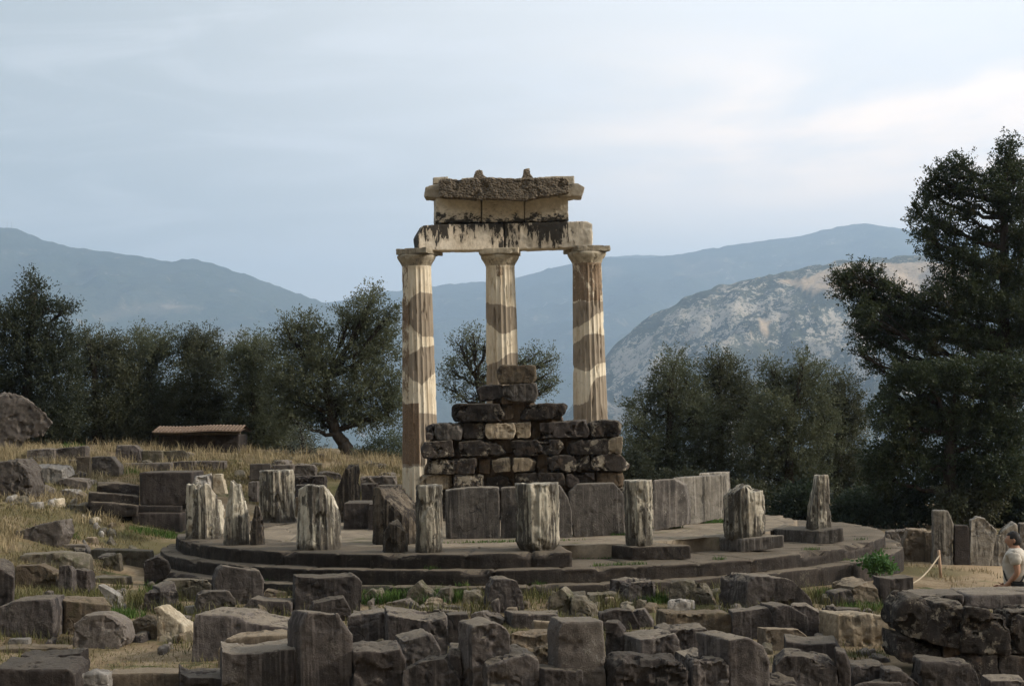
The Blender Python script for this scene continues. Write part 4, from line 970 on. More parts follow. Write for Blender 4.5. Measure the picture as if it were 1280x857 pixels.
fb('A', [(-30,960),(-30,770),(120,770),(330,770),(372,798),(380,960)], (0,.9,.12), 'broad stepped slab in the lower left corner', 'dark', rough=.02)
fb('A', [(-30,900),(-30,838),(125,828),(132,900)], (0,.3), 'pale slab edge at the very bottom left corner', 'white')
fb('A', [(380,930),(376,802),(460,780),(530,802),(545,930)], (0,.35), 'white lumpy rock at the bottom edge on the left', 'white', rough=.045, sm=2)
fb('A', [(200,910),(225,855),(330,832),(340,910)], (0,.3), 'low whitish stone beside the broad stepped slab', 'white')
fb('A', [(528,900),(524,800),(700,792),(895,794),(895,900)], (0,.5,.03), 'tan flat slab with a crack lying at the bottom left', 'tan', rough=.012)
fb('A', [(34,664),(40,626),(140,623),(143,664)], (0,.2), 'small pale square stone before the large smooth left block', 'white', group=None)
fb('A', [(98,275),(96,212),(280,197),(438,212),(442,275)], (0,.5,.02), 'long low slab of an old terrace edge in the grass at the left', 'mossy', rough=.02)
fb('A', [(446,255),(446,182),(600,186),(742,190),(744,255)], (0,.5), 'mossy terrace slab ending near the broken drum at the left', 'mossy', rough=.02)
fb('A', [(500,285),(512,225),(585,205),(600,285)], (0,.3), 'leaning greenish stone in front of the mossy terrace slab', 'mossy', rough=.03)
fb('A', [(452,355),(450,322),(640,320),(690,325),(690,355)], (0,.4), 'low grassy slab left of the dark tilted block', 'mossy')
fb('A', [(285,190),(290,158),(436,162),(438,190)], (0,.3), 'narrow flat stone on top of the terrace edge', 'boulder')

random.seed(12)
spots = [(x, y) for x, y in ((120, 760), (215, 748), (232, 775), (330, 770), (445, 770), (462, 755), (560, 760), (575, 770), (600, 742), (655, 758), (690, 757), (700, 745), (762, 752), (785, 765), (812, 762), (860, 757), (890, 752), (905, 762), (925, 768),
    (1035, 752), (1045, 765), (1062, 752), (1085, 766), (1105, 800), (1110, 825), (1090, 815), (1120, 845), (1028, 805), (960, 815), (975, 826), (1060, 812), (200, 815), (170, 800), (60, 806), (225, 800), (20, 720), (130, 725), (150, 745), (60, 745), (190, 735), (470, 762), (520, 760), (508, 748), (540, 757), (640, 765), (745, 760), (100, 690), (130, 700), (165, 690), (40, 700))]
for px, py in spots:
    w_, h_ = random.uniform(5, 12), random.uniform(5, 10)
    pl = [(px - w_, py + h_ * .5), (px - w_ * .9, py - h_ * random.uniform(.2, .6)), (px - w_ * random.uniform(-.1, .5), py - h_ * random.uniform(.5, .9)), (px + w_ * random.uniform(.3, .8), py - h_ * random.uniform(.3, .8)), (px + w_, py + h_ * .5)]
    stone('rubble_stone', pl, (random.uniform(-.1, .1), random.uniform(.2, .4), random.uniform(0, .08)), 'small rubble stone lying in the gaps between the fallen blocks', 'rubble stone', random.choice(['mossy', 'boulder', 'grey', 'tan', 'brown']), 'rubble between the fallen blocks', vox=.02, rough=.03)
# ------------------------------------------------------------------ left bank: boulders, courses, pedestal, steps
GB = 'stones on the left bank'
def lb(seg, pts, ext, label, mat='boulder', name='stone_block', cat='stone block', **k):
    k.setdefault('group', GB)
    return stone(name, sg(seg, *pts) if seg else pts, ext, label, cat, mat, **k)
lb('M', [(-60,400),(-60,150),(0,138),(58,116),(140,150),(215,215),(256,266),(212,330),(130,345),(90,400)], (-.75,1.4), 'huge angular boulder leaning at the far left under the trees', 'boulder', 'boulder', 'boulder', rough=.05, vox=.035, sm=0, cuts=7)
lb('M', [(-60,640),(-60,465),(0,455),(80,446),(135,500),(152,570),(130,640)], (.1,.9), 'big rounded grey boulder cut off by the left edge, in the middle of the bank', 'boulder', 'boulder', 'boulder', rough=.05, sm=2)
lb('A', [(68,145),(75,90),(190,60),(300,36),(312,112),(272,145)], (.1,.5), 'tilted grey block on the dry grass bank at the left', 'boulder', rough=.035)
lb('M', [(130,465),(130,398),(200,392),(266,392),(266,465)], (0,.5), 'left of two squared blocks in a row below the huge boulder')
lb('M', [(268,465),(268,390),(340,384),(415,380),(416,465)], (0,.5), 'right of two squared blocks in a row below the huge boulder', 'boulder')
lb('M', [(372,530),(372,432),(437,430),(437,530)], (0,.25), 'slim upright orange-stained block on the left bank', 'tan')
lb('M', [(440,525),(445,432),(540,430),(582,480),(580,525)], (0,.5), 'rounded-corner block beside the orange-stained upright', 'boulder', rough=.03)
lb('M', [(555,460),(560,376),(655,376),(680,402),(690,460)], (0,.5), 'grey block with a sloping right end in the tall dry grass', 'grey')
lb('M', [(692,462),(692,402),(790,402),(790,462)], (0,.4), 'squared mossy block left of the flat-topped one in the dry grass', 'mossy')
lb('M', [(795,462),(795,404),(910,400),(912,462)], (0,.4), 'flat-topped block with a white speck in the dry grass', 'mossy')
lb('M', [(590,500),(590,462),(830,460),(832,500)], (0,.4), 'long low wall slab behind the dark pedestal, its left length', 'boulder')
lb('M', [(835,500),(835,456),(935,452),(935,500)], (0,.4), 'pitted block in the middle of the long low wall', 'grey')
lb('M', [(938,500),(938,452),(1095,452),(1095,500)], (0,.4), 'right length of the long low wall behind the stumps', 'boulder')
lb('M', [(135,560),(140,490),(230,482),(300,495),(318,540),(260,560)], (.1,.6,.1), 'flat slanting slab of pale layered rock on the left bank', 'white', rough=.03)
lb('M', [(160,620),(170,560),(240,590),(245,620)], (.05,.4), 'small slanting grey slab right of the rounded boulder', 'boulder', group=None)
lb('M', [(280,640),(285,590),(360,592),(400,620),(398,640)], (.05,.4), 'pale round-edged slab at the foot of the steps', 'white', rough=.03)
lb('M', [(285,590),(290,540),(350,532),(425,536),(430,590)], (0,.4), 'grey block under the orange-stained upright', 'boulder')
random.seed(3)
rub = 0
for (x0, x1, ya, yb_, n) in ((60, 118, 620, 636, 9), (95, 125, 636, 660, 9), (105, 140, 655, 680, 8), (8, 60, 618, 634, 6)):
    for i in range(n):
        cx, cy_ = random.uniform(x0, x1), random.uniform(ya, yb_); w_, h_ = random.uniform(4, 9), random.uniform(4, 8)
        pl = [(cx - w_, cy_ + h_ / 2), (cx - w_ * .8, cy_ - h_ * random.uniform(.1, .5)), (cx - w_ * .1, cy_ - h_ * random.uniform(.5, .9)), (cx + w_ * .7, cy_ - h_ * random.uniform(.2, .7)), (cx + w_, cy_ + h_ / 2)]
        lb(None, pl, (random.uniform(-.1, .1), random.uniform(.2, .4), random.uniform(0, .08)), 'pale rubble stone of the crumbling heap on the left bank', random.choice(['white', 'pale', 'tan', 'mossy', 'mossy']), 'rubble_stone', 'rubble stone', group='pale rubble heap on the left bank', rough=.03, vox=.03)
for i in range(46):
    px = random.uniform(20, 490); py = random.uniform(562, 598) if i % 2 else random.uniform(575, 606)
    if 225 < px < 300 and py > 585: continue
    w_, h_ = random.uniform(6, 17), random.uniform(4, 9)
    pl = [(px - w_, py + h_ * .5), (px - w_ * .95, py - h_ * random.uniform(.2, .6)), (px - w_ * random.uniform(-.1, .5), py - h_ * random.uniform(.5, .8)), (px + w_ * random.uniform(.5, .9), py - h_ * random.uniform(.3, .8)), (px + w_, py + h_ * .5)]
    if on_ground(px, py + h_ * .5)[1] > 50 or np.hypot(on_ground(px, py + h_ * .5)[0] - .12, on_ground(px, py + h_ * .5)[1] - 34) < 8: continue
    lb(None, pl, (random.uniform(-.2, .2), random.uniform(.3, .6), 0), 'weathered stone half sunk in the dry grass of the left bank', random.choice(['boulder', 'grey', 'mossy', 'boulder', 'brown']), 'rubble_stone', 'rubble stone', group='half sunk stones of the left bank', rough=.025, vox=.026)
# pedestal of dark polished stone
g0 = on_ground(200, 661)
ped = empty('stone_pedestal', tuple(g0), 'dark square pedestal with a moulded foot at the left of the platform', 'pedestal')
kp = dict(parent=ped, rough=.008, vox=.024, sm=0)
stone('plinth', sg('M', (640,785), (640,702), (880,702), (880,785)), (.1,1.0), mat='dark', depth=g0[1], sink=.1, **kp)
stone('moulding', sg('M', (655,702), (650,685), (662,668), (885,668), (885,702)), (.1,.9), mat='dark', depth=g0[1] + .04, sink=0, **kp)
stone('body', sg('M', (678,668), (677,507), (800,505), (935,503), (935,668)), (.1,.9), mat='dark', depth=g0[1] + .10, sink=0, **kp)
# stepped bench beside it
g1 = on_ground(150, 655)
stp = empty('stone_steps', tuple(g1), 'three worn dark stone steps left of the square pedestal', 'steps')
ks = dict(parent=stp, rough=.02, vox=.03, sm=2, mat='step')
stone('stair', sg('M', (440,700), (440,650), (560,655), (676,668), (676,700)), (-.1,.4), depth=g1[1] + .1, sink=.1, **ks)
stone('stair', sg('M', (428,655), (430,603), (560,610), (676,625), (676,668)), (-.1,.5), depth=g1[1] + .45, sink=.1, **ks)
stone('stair', sg('M', (468,620), (470,556), (560,558), (676,572), (676,625)), (-.1,.5), depth=g1[1] + .85, sink=.1, **ks)
lb('M', [(535,750),(533,690),(600,684),(652,684),(652,750)], (-.15,.5), 'small dark box-shaped block on the grass before the three steps', 'dark', group=None)
lb('L', [(180,300),(170,240),(260,225),(270,300)], (0,.4), 'pale broken block top peeping over the wide fluted stump', 'white', z=0.0, rough=.03, depth=35.0, group=None)
lb('L', [(275,300),(285,215),(330,225),(352,300)], (0,.35), 'cream slanting chip of marble behind the wide fluted stump', 'pale', depth=35.2, rough=.03, group=None)
# band between the stumps and the grove
stump(294, 600, 27, 571, 'small dark fluted drum standing before the dry grass on the left', [], 'stumpdark', z=.35, group='fluted drums at the back left', rag=.04, name='column_drum', cat='column drum')
stump(420, 606, 27, 570.5, 'dark drum standing among low walls behind the sloping stump', [], 'stumpdark', z=.1, group='fluted drums at the back left', rag=.02, flutes=False, name='column_drum', cat='column drum')
lb('L', [(478,230),(482,172),(590,166),(600,230)], (0,.4), 'grey wall block between the small drum and clean stump', 'boulder', depth=43.0, group=None)
lb('L', [(602,215),(605,176),(712,172),(714,230)], (0,.4), 'wall block peeping over the clean flat-topped stump', 'boulder', depth=43.2, group=None)
lb('L', [(716,232),(716,176),(820,176),(832,190),(832,232)], (0,.5), 'smooth rectangular block in the dry grass right of the clean stump', 'boulder', depth=43.5, group=None)
lb('L', [(712,275),(715,240),(880,235),(885,275)], (0,.5), 'row of rough dark rubble behind the large rounded stump', 'dark', depth=42.0, rough=.05, group=None)
lb('L', [(722,345),(722,284),(820,280),(820,345)], (0,.5), 'dark squared block left of the large rounded stump', 'dark', depth=38.6, group=None)
lb('L', [(722,430),(724,348),(800,345),(800,430)], (0,.6), 'lower brownish block under the dark squared one', 'brown', depth=38.4, group=None)
lb('L', [(470,345),(472,268),(520,262),(524,345)], (0,.5), 'dark block filling the gap left of the clean stump', 'boulder', depth=38.8, group=None)
lb('L', [(1072,290),(1075,240),(1190,235),(1262,238),(1262,290)], (0,.5), 'low rough wall behind the diagonal broken stump', 'boulder', depth=42.4, rough=.04, group=None)
lb('L', [(1078,375),(1080,278),(1160,275),(1162,375)], (0,.5), 'dark upright block right of the sloping stump', 'dark', depth=38.2, group=None)
lb('L', [(1165,330),(1165,285),(1290,283),(1290,330)], (0,.5), 'streaked grey block left of the left column foot', 'slab', depth=38.8, group=None)
# low shelter with a tiled roof
gs = on_ground(246, 566); yd = 47.5
sh = empty('tiled_shelter', tuple(at_depth(246, 566, yd)), 'low shelter with an orange tiled roof half hidden in dry grass', 'shelter')
stone('wall', [(226, 572), (226, 543), (299, 543), (299, 572)], (0, 1.6), mat='dark', depth=yd + .25, parent=sh, rough=.01, sm=1)
stone('wall', [(198, 572), (198, 543), (225, 543), (225, 572)], (0, 1.6), mat='dark', depth=yd + .25, parent=sh, rough=.01, sm=1)
stone('beam', [(192, 543.5), (192, 540), (300, 539.5), (300, 543)], (0, .25), mat='brown', depth=yd, parent=sh, rough=.004, sink=0, vox=.025, sm=0)
a = at_depth(190, 539.6, yd - .1); b = at_depth(301, 539.0, yd - .1)
wd = b[0] - a[0]; nt_ = 26; V = []; nu = nt_ * 8 + 1
mt = Mat('orange_roof_tiles', .85, .2)
c = mt.mix(mt.map(mt.noise(6), .35, .65), (.15, .105, .08), (.215, .16, .12)); c = mt.mix(mt.map(mt.noise(22), .5, .7, 0, .7), c, (.16, .11, .08)); mt.color(c)
for k, (dy, dz) in enumerate(((0, -.03), (0, 0), (.28, .03), (.285, .05), (.6, .075), (.605, .095), (.9, .125), (.95, .115), (1.9, -.02), (1.9, -.06), (.9, .04), (0, -.03))):
    for i in range(nu):
        u = i / (nu - 1); s = .028 * abs(math.sin(math.pi * nt_ * u)) if 0 < k < 9 else 0
        V.append((u * wd - wd / 2, dy, dz + s + .012 * math.sin(9 * u + 2)))
ctr = np.array(((a[0] + b[0]) / 2, yd - .1, a[2]))
link('roof', new_mesh('roof', V, grid_faces(nu, 12)[:, ::-1], mt.m), sh, tuple(ctr - np.array(sh.location)))

# ------------------------------------------------------------------ right side: standing slabs, dark wall, rope post
GS = 'standing slabs beside the dirt path'
def ss(pts, ext, label, mat='slab', **k):
    k.setdefault('group', GS)
    return stone('standing_slab', sg('R', *pts), ext, label, 'standing slab', mat, depth=33.2, rough=k.pop('rough', .02), **k)
ss([(288,335),(289,126),(350,125),(376,182),(372,335)], (.05,.35), 'tallest pale grey standing slab beside the path, its right corner cut', 'slabpale')
ss([(376,335),(379,187),(438,190),(442,335)], (.05,.35), 'short dark standing slab right of the tallest one', 'dark', rough=.012)
ss([(440,342),(446,165),(470,152),(500,156),(556,210),(522,345)], (.05,.35), 'wide ribbed slab with a rounded top and sloping right edge', 'slabpale')
ss([(520,352),(540,234),(586,220),(590,352)], (.05,.3), 'pale narrow slab between the ribbed slab and the walking man', 'slabpale', rough=.02)
ss([(590,350),(565,215),(612,170),(640,186),(652,350)], (.05,.3), 'pale slab with a round top just behind the man', 'slabpale')
ss([(650,350),(648,178),(700,178),(700,350)], (.05,.3), 'slab at the right edge beyond the man', 'slab')
lb('R', [(156,325),(165,270),(186,206),(265,204),(268,325)], (.05,.5), 'battered square block with a split down its right side by the path', 'tan', depth=33.8, rough=.04, group=None)
lb('R', [(256,330),(256,216),(289,214),(290,330)], (.05,.4), 'narrow block jammed left of the tallest standing slab', 'tan', depth=33.7, group=None)
lb('R', [(95,245),(98,215),(188,206),(188,260),(160,300),(120,300)], (.05,.5), 'rough low wall end behind the right edge of the platform', 'boulder', depth=36.5, rough=.05, group=None)

wr = empty('dark_stone_wall', tuple(on_ground(1200, 858)), 'dark wall of two rough courses at the lower right in front of the man', 'stone wall')
wd0 = on_ground(1200, 852)[1]
kr = dict(parent=wr, chips=1.5)
def wr_(pts, mat='wall', d=0.0, t=.9, rough=.04, ez=.0, sm=1):
    stone('wall_block', [(x, y + 4) for x, y in sg('R', *pts)], (0, t, ez), mat=mat, depth=wd0 + d, rough=rough, vox=.022, sm=sm, sink=.03, cuts=4, **kr)
wr_([(136,600),(140,522),(190,476),(262,482),(290,520),(262,610),(238,642),(180,632)], 'wall', .05)
wr_([(238,645),(262,600),(300,498),(350,496),(420,505),(408,640),(402,682),(330,672)], 'wall', 0)
wr_([(408,692),(412,600),(424,514),(520,512),(608,518),(612,704)], 'wall', -.05)
wr_([(613,706),(612,534),(700,528),(790,528),(790,712)], 'wall', 0)
wr_([(140,722),(134,636),(240,652),(330,674),(332,748),(165,740)], 'wall', .05)
wr_([(334,745),(334,676),(398,688),(394,752)], 'rustblock', .12)
wr_([(394,810),(390,694),(480,704),(560,714),(562,840)], 'wall', -.05)
wr_([(562,850),(564,712),(700,718),(790,718),(790,850)], 'wall', .0)
wr_([(330,805),(332,750),(395,755),(395,810)], 'dark', .1)
wr_([(205,482),(205,466),(420,462),(420,500)], 'grey', .75, .8, .015, sm=2)
wr_([(424,508),(424,462),(790,458),(790,520)], 'grey', .8, .9, .015, sm=2)
# rope barrier
gp = on_ground(1176.5, 722)
post = empty('rope_post', tuple(gp), 'short wooden rope post beside the dirt path', 'post')
mw = Mat('weathered_post_wood', .85, .2); mw.color(mw.mix(mw.map(mw.noise(8, 4, .6, 0, (1, 1, .1)), .4, .6), (.24, .15, .095), (.36, .25, .17)))
def bar(name, a, b, r, mat, parent=None, seg=8):
    a, b = Vector(a), Vector(b); bm = bmesh.new()
    bmesh.ops.create_cone(bm, cap_ends=True, segments=seg, radius1=r, radius2=r * .9, depth=(b - a).length)
    bmesh.ops.bevel(bm, geom=[e for e in bm.edges if len(e.link_faces) == 2 and abs(e.calc_face_angle(0)) > 1.2], offset=r * .25, segments=2, affect='EDGES')
    q = (b - a).to_track_quat('Z', 'Y').to_matrix().to_4x4(); q.translation = (a + b) / 2
    bm.transform(q); me = bpy.data.meshes.new(name); bm.to_mesh(me); bm.free(); me.materials.append(mat)
    me.polygons.foreach_set('use_smooth', np.ones(len(me.polygons), bool))
    return link(name, me, parent)
bar('upright', (0, 0, -.1), (-.03, 0, .50), .030, mw.m, post)
bar('eye_hook', (-.05, -.04, .41), (.0, .0, .41), .012, mw.m, post)
mrp = Mat('pale_rope', .95, .1); mrp.color(mrp.mix(mrp.map(mrp.noise(40), .4, .6), (.42, .35, .26), (.30, .25, .18)))
def tube(name, pts, r, mat, parent=None, seg=7):
    pts = np.array(pts, float); n = len(pts); V = []
    for i in range(n):
        t = pts[min(i + 1, n - 1)] - pts[max(i - 1, 0)]; t /= np.linalg.norm(t) + 1e-9
        u = np.cross(t, (0.13, .9, .3)); u /= np.linalg.norm(u); v = np.cross(t, u)
        ri = r[i] if hasattr(r, '__len__') else r
        for k in range(seg):
            a = 2 * math.pi * k / seg; V.append(pts[i] + ri * (math.cos(a) * u + math.sin(a) * v))
    return new_mesh(name, V, grid_faces(seg, n, True), mat)
p0 = np.array(gp) + (-.03, -.03, .40); p1 = np.array(on_ground(1128, 738)) + (0, 0, .06)
ts = np.linspace(0, 1, 24); rope = np.array([p0 + (p1 - p0) * t - np.array([0, 0, .11 * math.sin(math.pi * t)]) for t in ts])
org = rope[0].copy()
tag(link('barrier_rope', tube('barrier_rope', rope - org, .014, mrp.m), None, org), 'pale rope sagging from the wooden post towards the platform', 'rope')
# ------------------------------------------------------------------ trees and bushes
def leaf_mat(name, c1, c2, back, c3=None):
    m = Mat(name, .6, .3)
    a = m.noise(1.1, 3, .6, co=m.obj); b = m.noise(9, 2, .6, co=m.obj)
    c = m.mix(m.map(a, .36, .64), c1, c2)
    c = m.mix(m.map(b, .3, .7, 0, .4), c, tuple(q * .7 for q in c1))
    if c3: c = m.mix(m.map(m.noise(.7, 4, .7, co=m.obj), .58, .68, 0, .6), c, c3)
    c = m.mix(m.math('MULTIPLY', m.geo('Backfacing'), .4), c, back)
    m.color(c)
    tr_ = m.nt.nodes.new('ShaderNodeBsdfTranslucent'); m.set(tr_.inputs[0], c); mx = m.nt.nodes.new('ShaderNodeMixShader'); mx.inputs[0].default_value = .4
    m.nt.links.new(m.b.outputs[0], mx.inputs[1]); m.nt.links.new(tr_.outputs[0], mx.inputs[2])
    m.nt.links.new(mx.outputs[0], m.nt.nodes['Material Output'].inputs[0])
    return m.m
ML = {
 'olive': leaf_mat('olive_leaves', (.078, .092, .050), (.140, .152, .086), (.13, .142, .09)),
 'olivedark': leaf_mat('dark_olive_leaves', (.058, .067, .037), (.105, .113, .063), (.09, .095, .062), (.105, .09, .05)),
 'silver': leaf_mat('silvery_olive_leaves', (.10, .12, .10), (.16, .18, .15), (.24, .26, .22)),
 'juniper': leaf_mat('juniper_sprays', (.034, .048, .022), (.062, .080, .036), (.05, .062, .03), (.095, .068, .036)),
 'pine': leaf_mat('dark_pine_sprays', (.034, .044, .025), (.062, .073, .04), (.05, .06, .04)),
 'bush': leaf_mat('grey_green_bush_leaves', (.065, .085, .048), (.105, .125, .075), (.12, .14, .10)),
 'green': leaf_mat('fresh_green_leaves', (.045, .115, .028), (.085, .18, .045), (.10, .17, .06)),
 'ivy': leaf_mat('dark_glossy_leaves', (.026, .040, .022), (.05, .07, .04), (.06, .08, .05)),
}
mb = Mat('grey_brown_bark', .95, .1)
c = mb.mix(mb.map(mb.noise(5, 5, .7, .3, (1, 1, .15)), .35, .65), (.030, .024, .019), (.072, .06, .048)); mb.color(c)
mb.bump(mb.noise(14, 4, .7, 0, (1, 1, .2)), .8, .03)
MBARK = mb.m
trng = np.random.default_rng(5)
def leaves_mesh(name, pos, dirs, ln, wd, mat):
    n = len(pos)
    d = dirs / (np.linalg.norm(dirs, axis=1)[:, None] + 1e-9)
    q = trng.normal(size=(n, 3)); s = np.cross(d, q); s /= np.linalg.norm(s, axis=1)[:, None] + 1e-9
    l = ln * trng.uniform(.6, 1.3, n)[:, None]; w_ = wd * trng.uniform(.7, 1.3, n)[:, None]
    V = np.stack([pos, pos + d * l * .5 + s * w_, pos + d * l, pos + d * l * .5 - s * w_], 1).reshape(-1, 3)
    F = np.arange(n * 4).reshape(n, 4)
    return new_mesh(name, V, F, mat, smooth=False)
def rand_dirs(n):
    v = trng.normal(size=(n, 3)); return v / np.linalg.norm(v, axis=1)[:, None]
def crown(centers, radii, density, per, sprig, leaf, kind, up=.35, spread=.055, shell=.5):
    P, D = [], []; tips = []
    for c, r in zip(centers, radii):
        n = max(20, int(density * (r[0] * r[1] * r[2]) ** (2 / 3) * 12))
        u = rand_dirs(n); rad = trng.uniform(0, 1, n) ** shell
        lump = 1 + .42 * noise3(u * 2.8 + c)
        b = c + u * (rad * lump)[:, None] * r * .86
        d = u * .8 + trng.normal(size=(n, 3)) * .55 + np.array([0, 0, up]); d /= np.linalg.norm(d, axis=1)[:, None]
        L_ = sprig * trng.uniform(.5, 1.35, n)
        t = trng.uniform(0, 1, (n, per))
        p = b[:, None] + d[:, None] * (t * L_[:, None])[..., None]
        sp = spread * (1.15 - .75 * t) if kind == 'juniper' else spread * np.ones_like(t)
        p = p + trng.normal(size=p.shape) * sp[..., None]
        ld = d[:, None] * .9 + trng.normal(size=p.shape) * .75
        P.append(p.reshape(-1, 3)); D.append(ld.reshape(-1, 3)); tips.append(b)
    return np.concatenate(P), np.concatenate(D), tips
def branch(a, b, n, sag, wob):
    t = np.linspace(0, 1, n)[:, None]; a = np.array(a); b = np.array(b)
    p = a + (b - a) * t
    p[:, 2] += sag * np.sin(np.pi * t[:, 0])
    w_ = trng.normal(size=(n, 3)) * wob; w_[0] = 0; w_[-1] = 0
    return p + w_
def join_meshes(name, mes, mat):
    V, F, o = [], [], 0
    for me in mes:
        v = np.zeros(len(me.vertices) * 3, np.float32); me.vertices.foreach_get('co', v); v = v.reshape(-1, 3)
        f = np.zeros(len(me.polygons) * 4, np.int32); me.polygons.foreach_get('vertices', f)
        V.append(v); F.append(f.reshape(-1, 4) + o); o += len(v); bpy.data.meshes.remove(me)
    return new_mesh(name, np.concatenate(V), np.concatenate(F), mat)
def tree(name, label, cat, depth, trunk, lobes, leaf='olive', density=30, per=21, sprig=.42, ll=.095, lw=.016, tr=.16, kind='olive', group=None, limbs=True, dr=1.0, up=.35, spread=.055, base=None, twigs=9, grow=1.0):
    "trunk: photo points from the foot up; lobes: (px, py, rx, ry[, depth shift]) in photo pixels at the tree's depth"
    k = depth / FPX
    f = at_depth(trunk[0][0], trunk[0][1], depth); zf = zg(f[0], depth)[0] if base is None else base
    org = np.array([f[0], depth, zf])
    root = empty(name, tuple(org), label, cat, group)
    C, RR = [], []
    for lb_ in lobes:
        px, py, rx, ry = lb_[:4]; dy = lb_[4] if len(lb_) > 4 else trng.uniform(-.5, .5)
        C.append(at_depth(px, py, depth + dy) - org); r = (rx * k * grow, .5 * (rx + ry) * k * dr, ry * k * grow); RR.append(np.array(r))
    P, D, tips = crown(C, RR, density, per, sprig, None, kind, up, spread)
    link('crown', leaves_mesh('crown', P, D, ll, lw, ML[leaf]), root)
    T = np.array([at_depth(px, py, depth) - org for px, py in trunk]); T[0, 2] = -.15
    tt = np.linspace(0, len(T) - 1, 5 * len(T)); TT = np.stack([np.interp(tt, range(len(T)), T[:, i]) for i in range(3)], -1)
    TT[1:-1] += trng.normal(size=TT[1:-1].shape) * tr * .10
    mes = [tube('t', TT, np.linspace(tr, tr * .55, len(TT)) * (1 + .5 * np.exp(-np.linspace(0, 6, len(TT)))), MBARK, seg=10)]
    if limbs:
        for c, r, tp in zip(C, RR, tips):
            j = np.argmin(np.linalg.norm(TT[len(TT) // 3:] - c, axis=1)) if len(trunk) > 2 else len(TT) - 1 - len(TT) // 3
            st = TT[min(len(TT) - 1, len(TT) // 3 + j)] if len(trunk) > 2 else TT[-1]
            hz_ = np.hypot(c[0], c[1]); j2 = np.argmin(np.abs(TT[:, 2] - max(TT[3, 2], c[2] - .32 * hz_ - .1)))
            if len(trunk) > 2: st = TT[max(j2, len(TT) // 4)]
            if st[2] > c[2]: st = TT[max(len(TT) // 2, 1)]
            p = branch(st, c, 9, -.06 * np.linalg.norm(c - st), .035)
            mes.append(tube('t', p, np.linspace(min(.085, tr * .42), .02, 9), MBARK, seg=6))
            for q in tp[trng.choice(len(tp), min(len(tp), twigs), False)]:
                p2 = branch(p[trng.integers(4, 9)], q, 6, 0, .02)
                mes.append(tube('t', p2, np.linspace(.022, .007, 6), MBARK, seg=4))
    link('trunk', join_meshes('trunk', mes, MBARK), root)
    return root
GL, GR2 = 'trees of the left grove', 'trees of the right grove'
tree('conifer_tree', 'dark tree at the far left edge with a ragged pointed top', 'tree', 50.5, [(30, 570), (34, 470), (42, 370)],
     [(44, 366, 15, 24), (60, 385, 16, 12), (30, 395, 26, 22), (82, 388, 13, 9), (8, 405, 30, 22), (60, 420, 30, 22), (20, 450, 50, 34), (70, 462, 34, 34), (86, 430, 12, 10), (0, 500, 60, 40), (60, 520, 50, 36)], 'pine', 40, 17, .34, .095, .019, .17, group=GL, grow=1.08)
tree('olive_tree', 'olive tree right of the dark pointed tree, its crown low and rounded', 'tree', 52.5, [(125, 570), (120, 520), (118, 460)],
     [(108, 428, 14, 13), (128, 432, 18, 17), (148, 438, 14, 15), (118, 455, 34, 24), (150, 470, 26, 24), (110, 505, 48, 36), (150, 525, 34, 34)], 'olivedark', 40, 22, group=GL, grow=1.08)
tree('olive_tree', 'olive tree behind the huge boulder grove, with two rounded tops above the shelter left end', 'tree', 53.5, [(192, 570), (190, 520), (186, 455)],
     [(178, 427, 13, 15), (196, 436, 18, 17), (208, 428, 8, 10), (186, 455, 30, 24), (170, 490, 34, 30), (200, 515, 44, 40)], 'olive', 40, 22, group=GL, grow=1.08)
tree('olive_tree', 'olive tree directly behind the tiled shelter', 'tree', 53.0, [(250, 570), (248, 520), (244, 450)],
     [(236, 424, 11, 13), (256, 430, 18, 19), (238, 445, 20, 18), (268, 452, 16, 24), (248, 475, 36, 30), (240, 515, 46, 36), (275, 520, 30, 34)], 'olivedark', 40, 22, group=GL, grow=1.08)
tree('olive_tree', 'narrow olive tree between the tiled shelter and the large leaning olive', 'tree', 52.0, [(318, 575), (316, 530), (314, 460)],
     [(310, 434, 14, 15), (328, 442, 16, 18), (298, 452, 15, 18), (316, 470, 32, 28), (320, 510, 38, 36), (335, 540, 34, 24), (300, 545, 26, 22)], 'olive', 42, 22, group=GL, grow=1.08)
tree('olive_tree', 'large olive tree with a dark leaning trunk and tall twin crown left of the columns', 'tree', 49.5, [(438, 574), (429, 552), (419, 536), (412, 505), (408, 470)],
     [(358, 416, 13, 14), (376, 408, 14, 13), (398, 418, 16, 20), (370, 440, 26, 24), (404, 450, 26, 28), (380, 475, 36, 28), (352, 485, 22, 26), (392, 508, 36, 20), (360, 520, 26, 18),
      (436, 398, 15, 15), (458, 384, 18, 16), (468, 370, 9, 9), (484, 398, 14, 18), (450, 412, 26, 24), (478, 432, 24, 30), (452, 452, 24, 28), (440, 490, 30, 20), (428, 512, 24, 15), (448, 522, 22, 12), (402, 528, 20, 11), (478, 485, 26, 30), (492, 512, 16, 26), (462, 520, 26, 14)],
     'olive', 36, 22, tr=.19, group=GL, grow=1.05, twigs=12)
tree('olive_sapling', 'silvery drooping young olive left of the leaning trunk', 'young tree', 48.6, [(382, 580), (380, 560)], [(378, 548, 16, 22), (392, 560, 12, 18), (362, 560, 14, 16)], 'silver', 30, 12, .34, .09, .014, .05, up=-.5)
tree('bush', 'soft grey-green bush to the right of the leaning olive trunk', 'bush', 48.0, [(478, 588), (478, 570)], [(470, 564, 20, 18), (490, 558, 17, 20), (500, 570, 14, 16), (452, 572, 11, 12)], 'bush', 44, 14, .26, .09, .014, .04, limbs=False, up=.8)
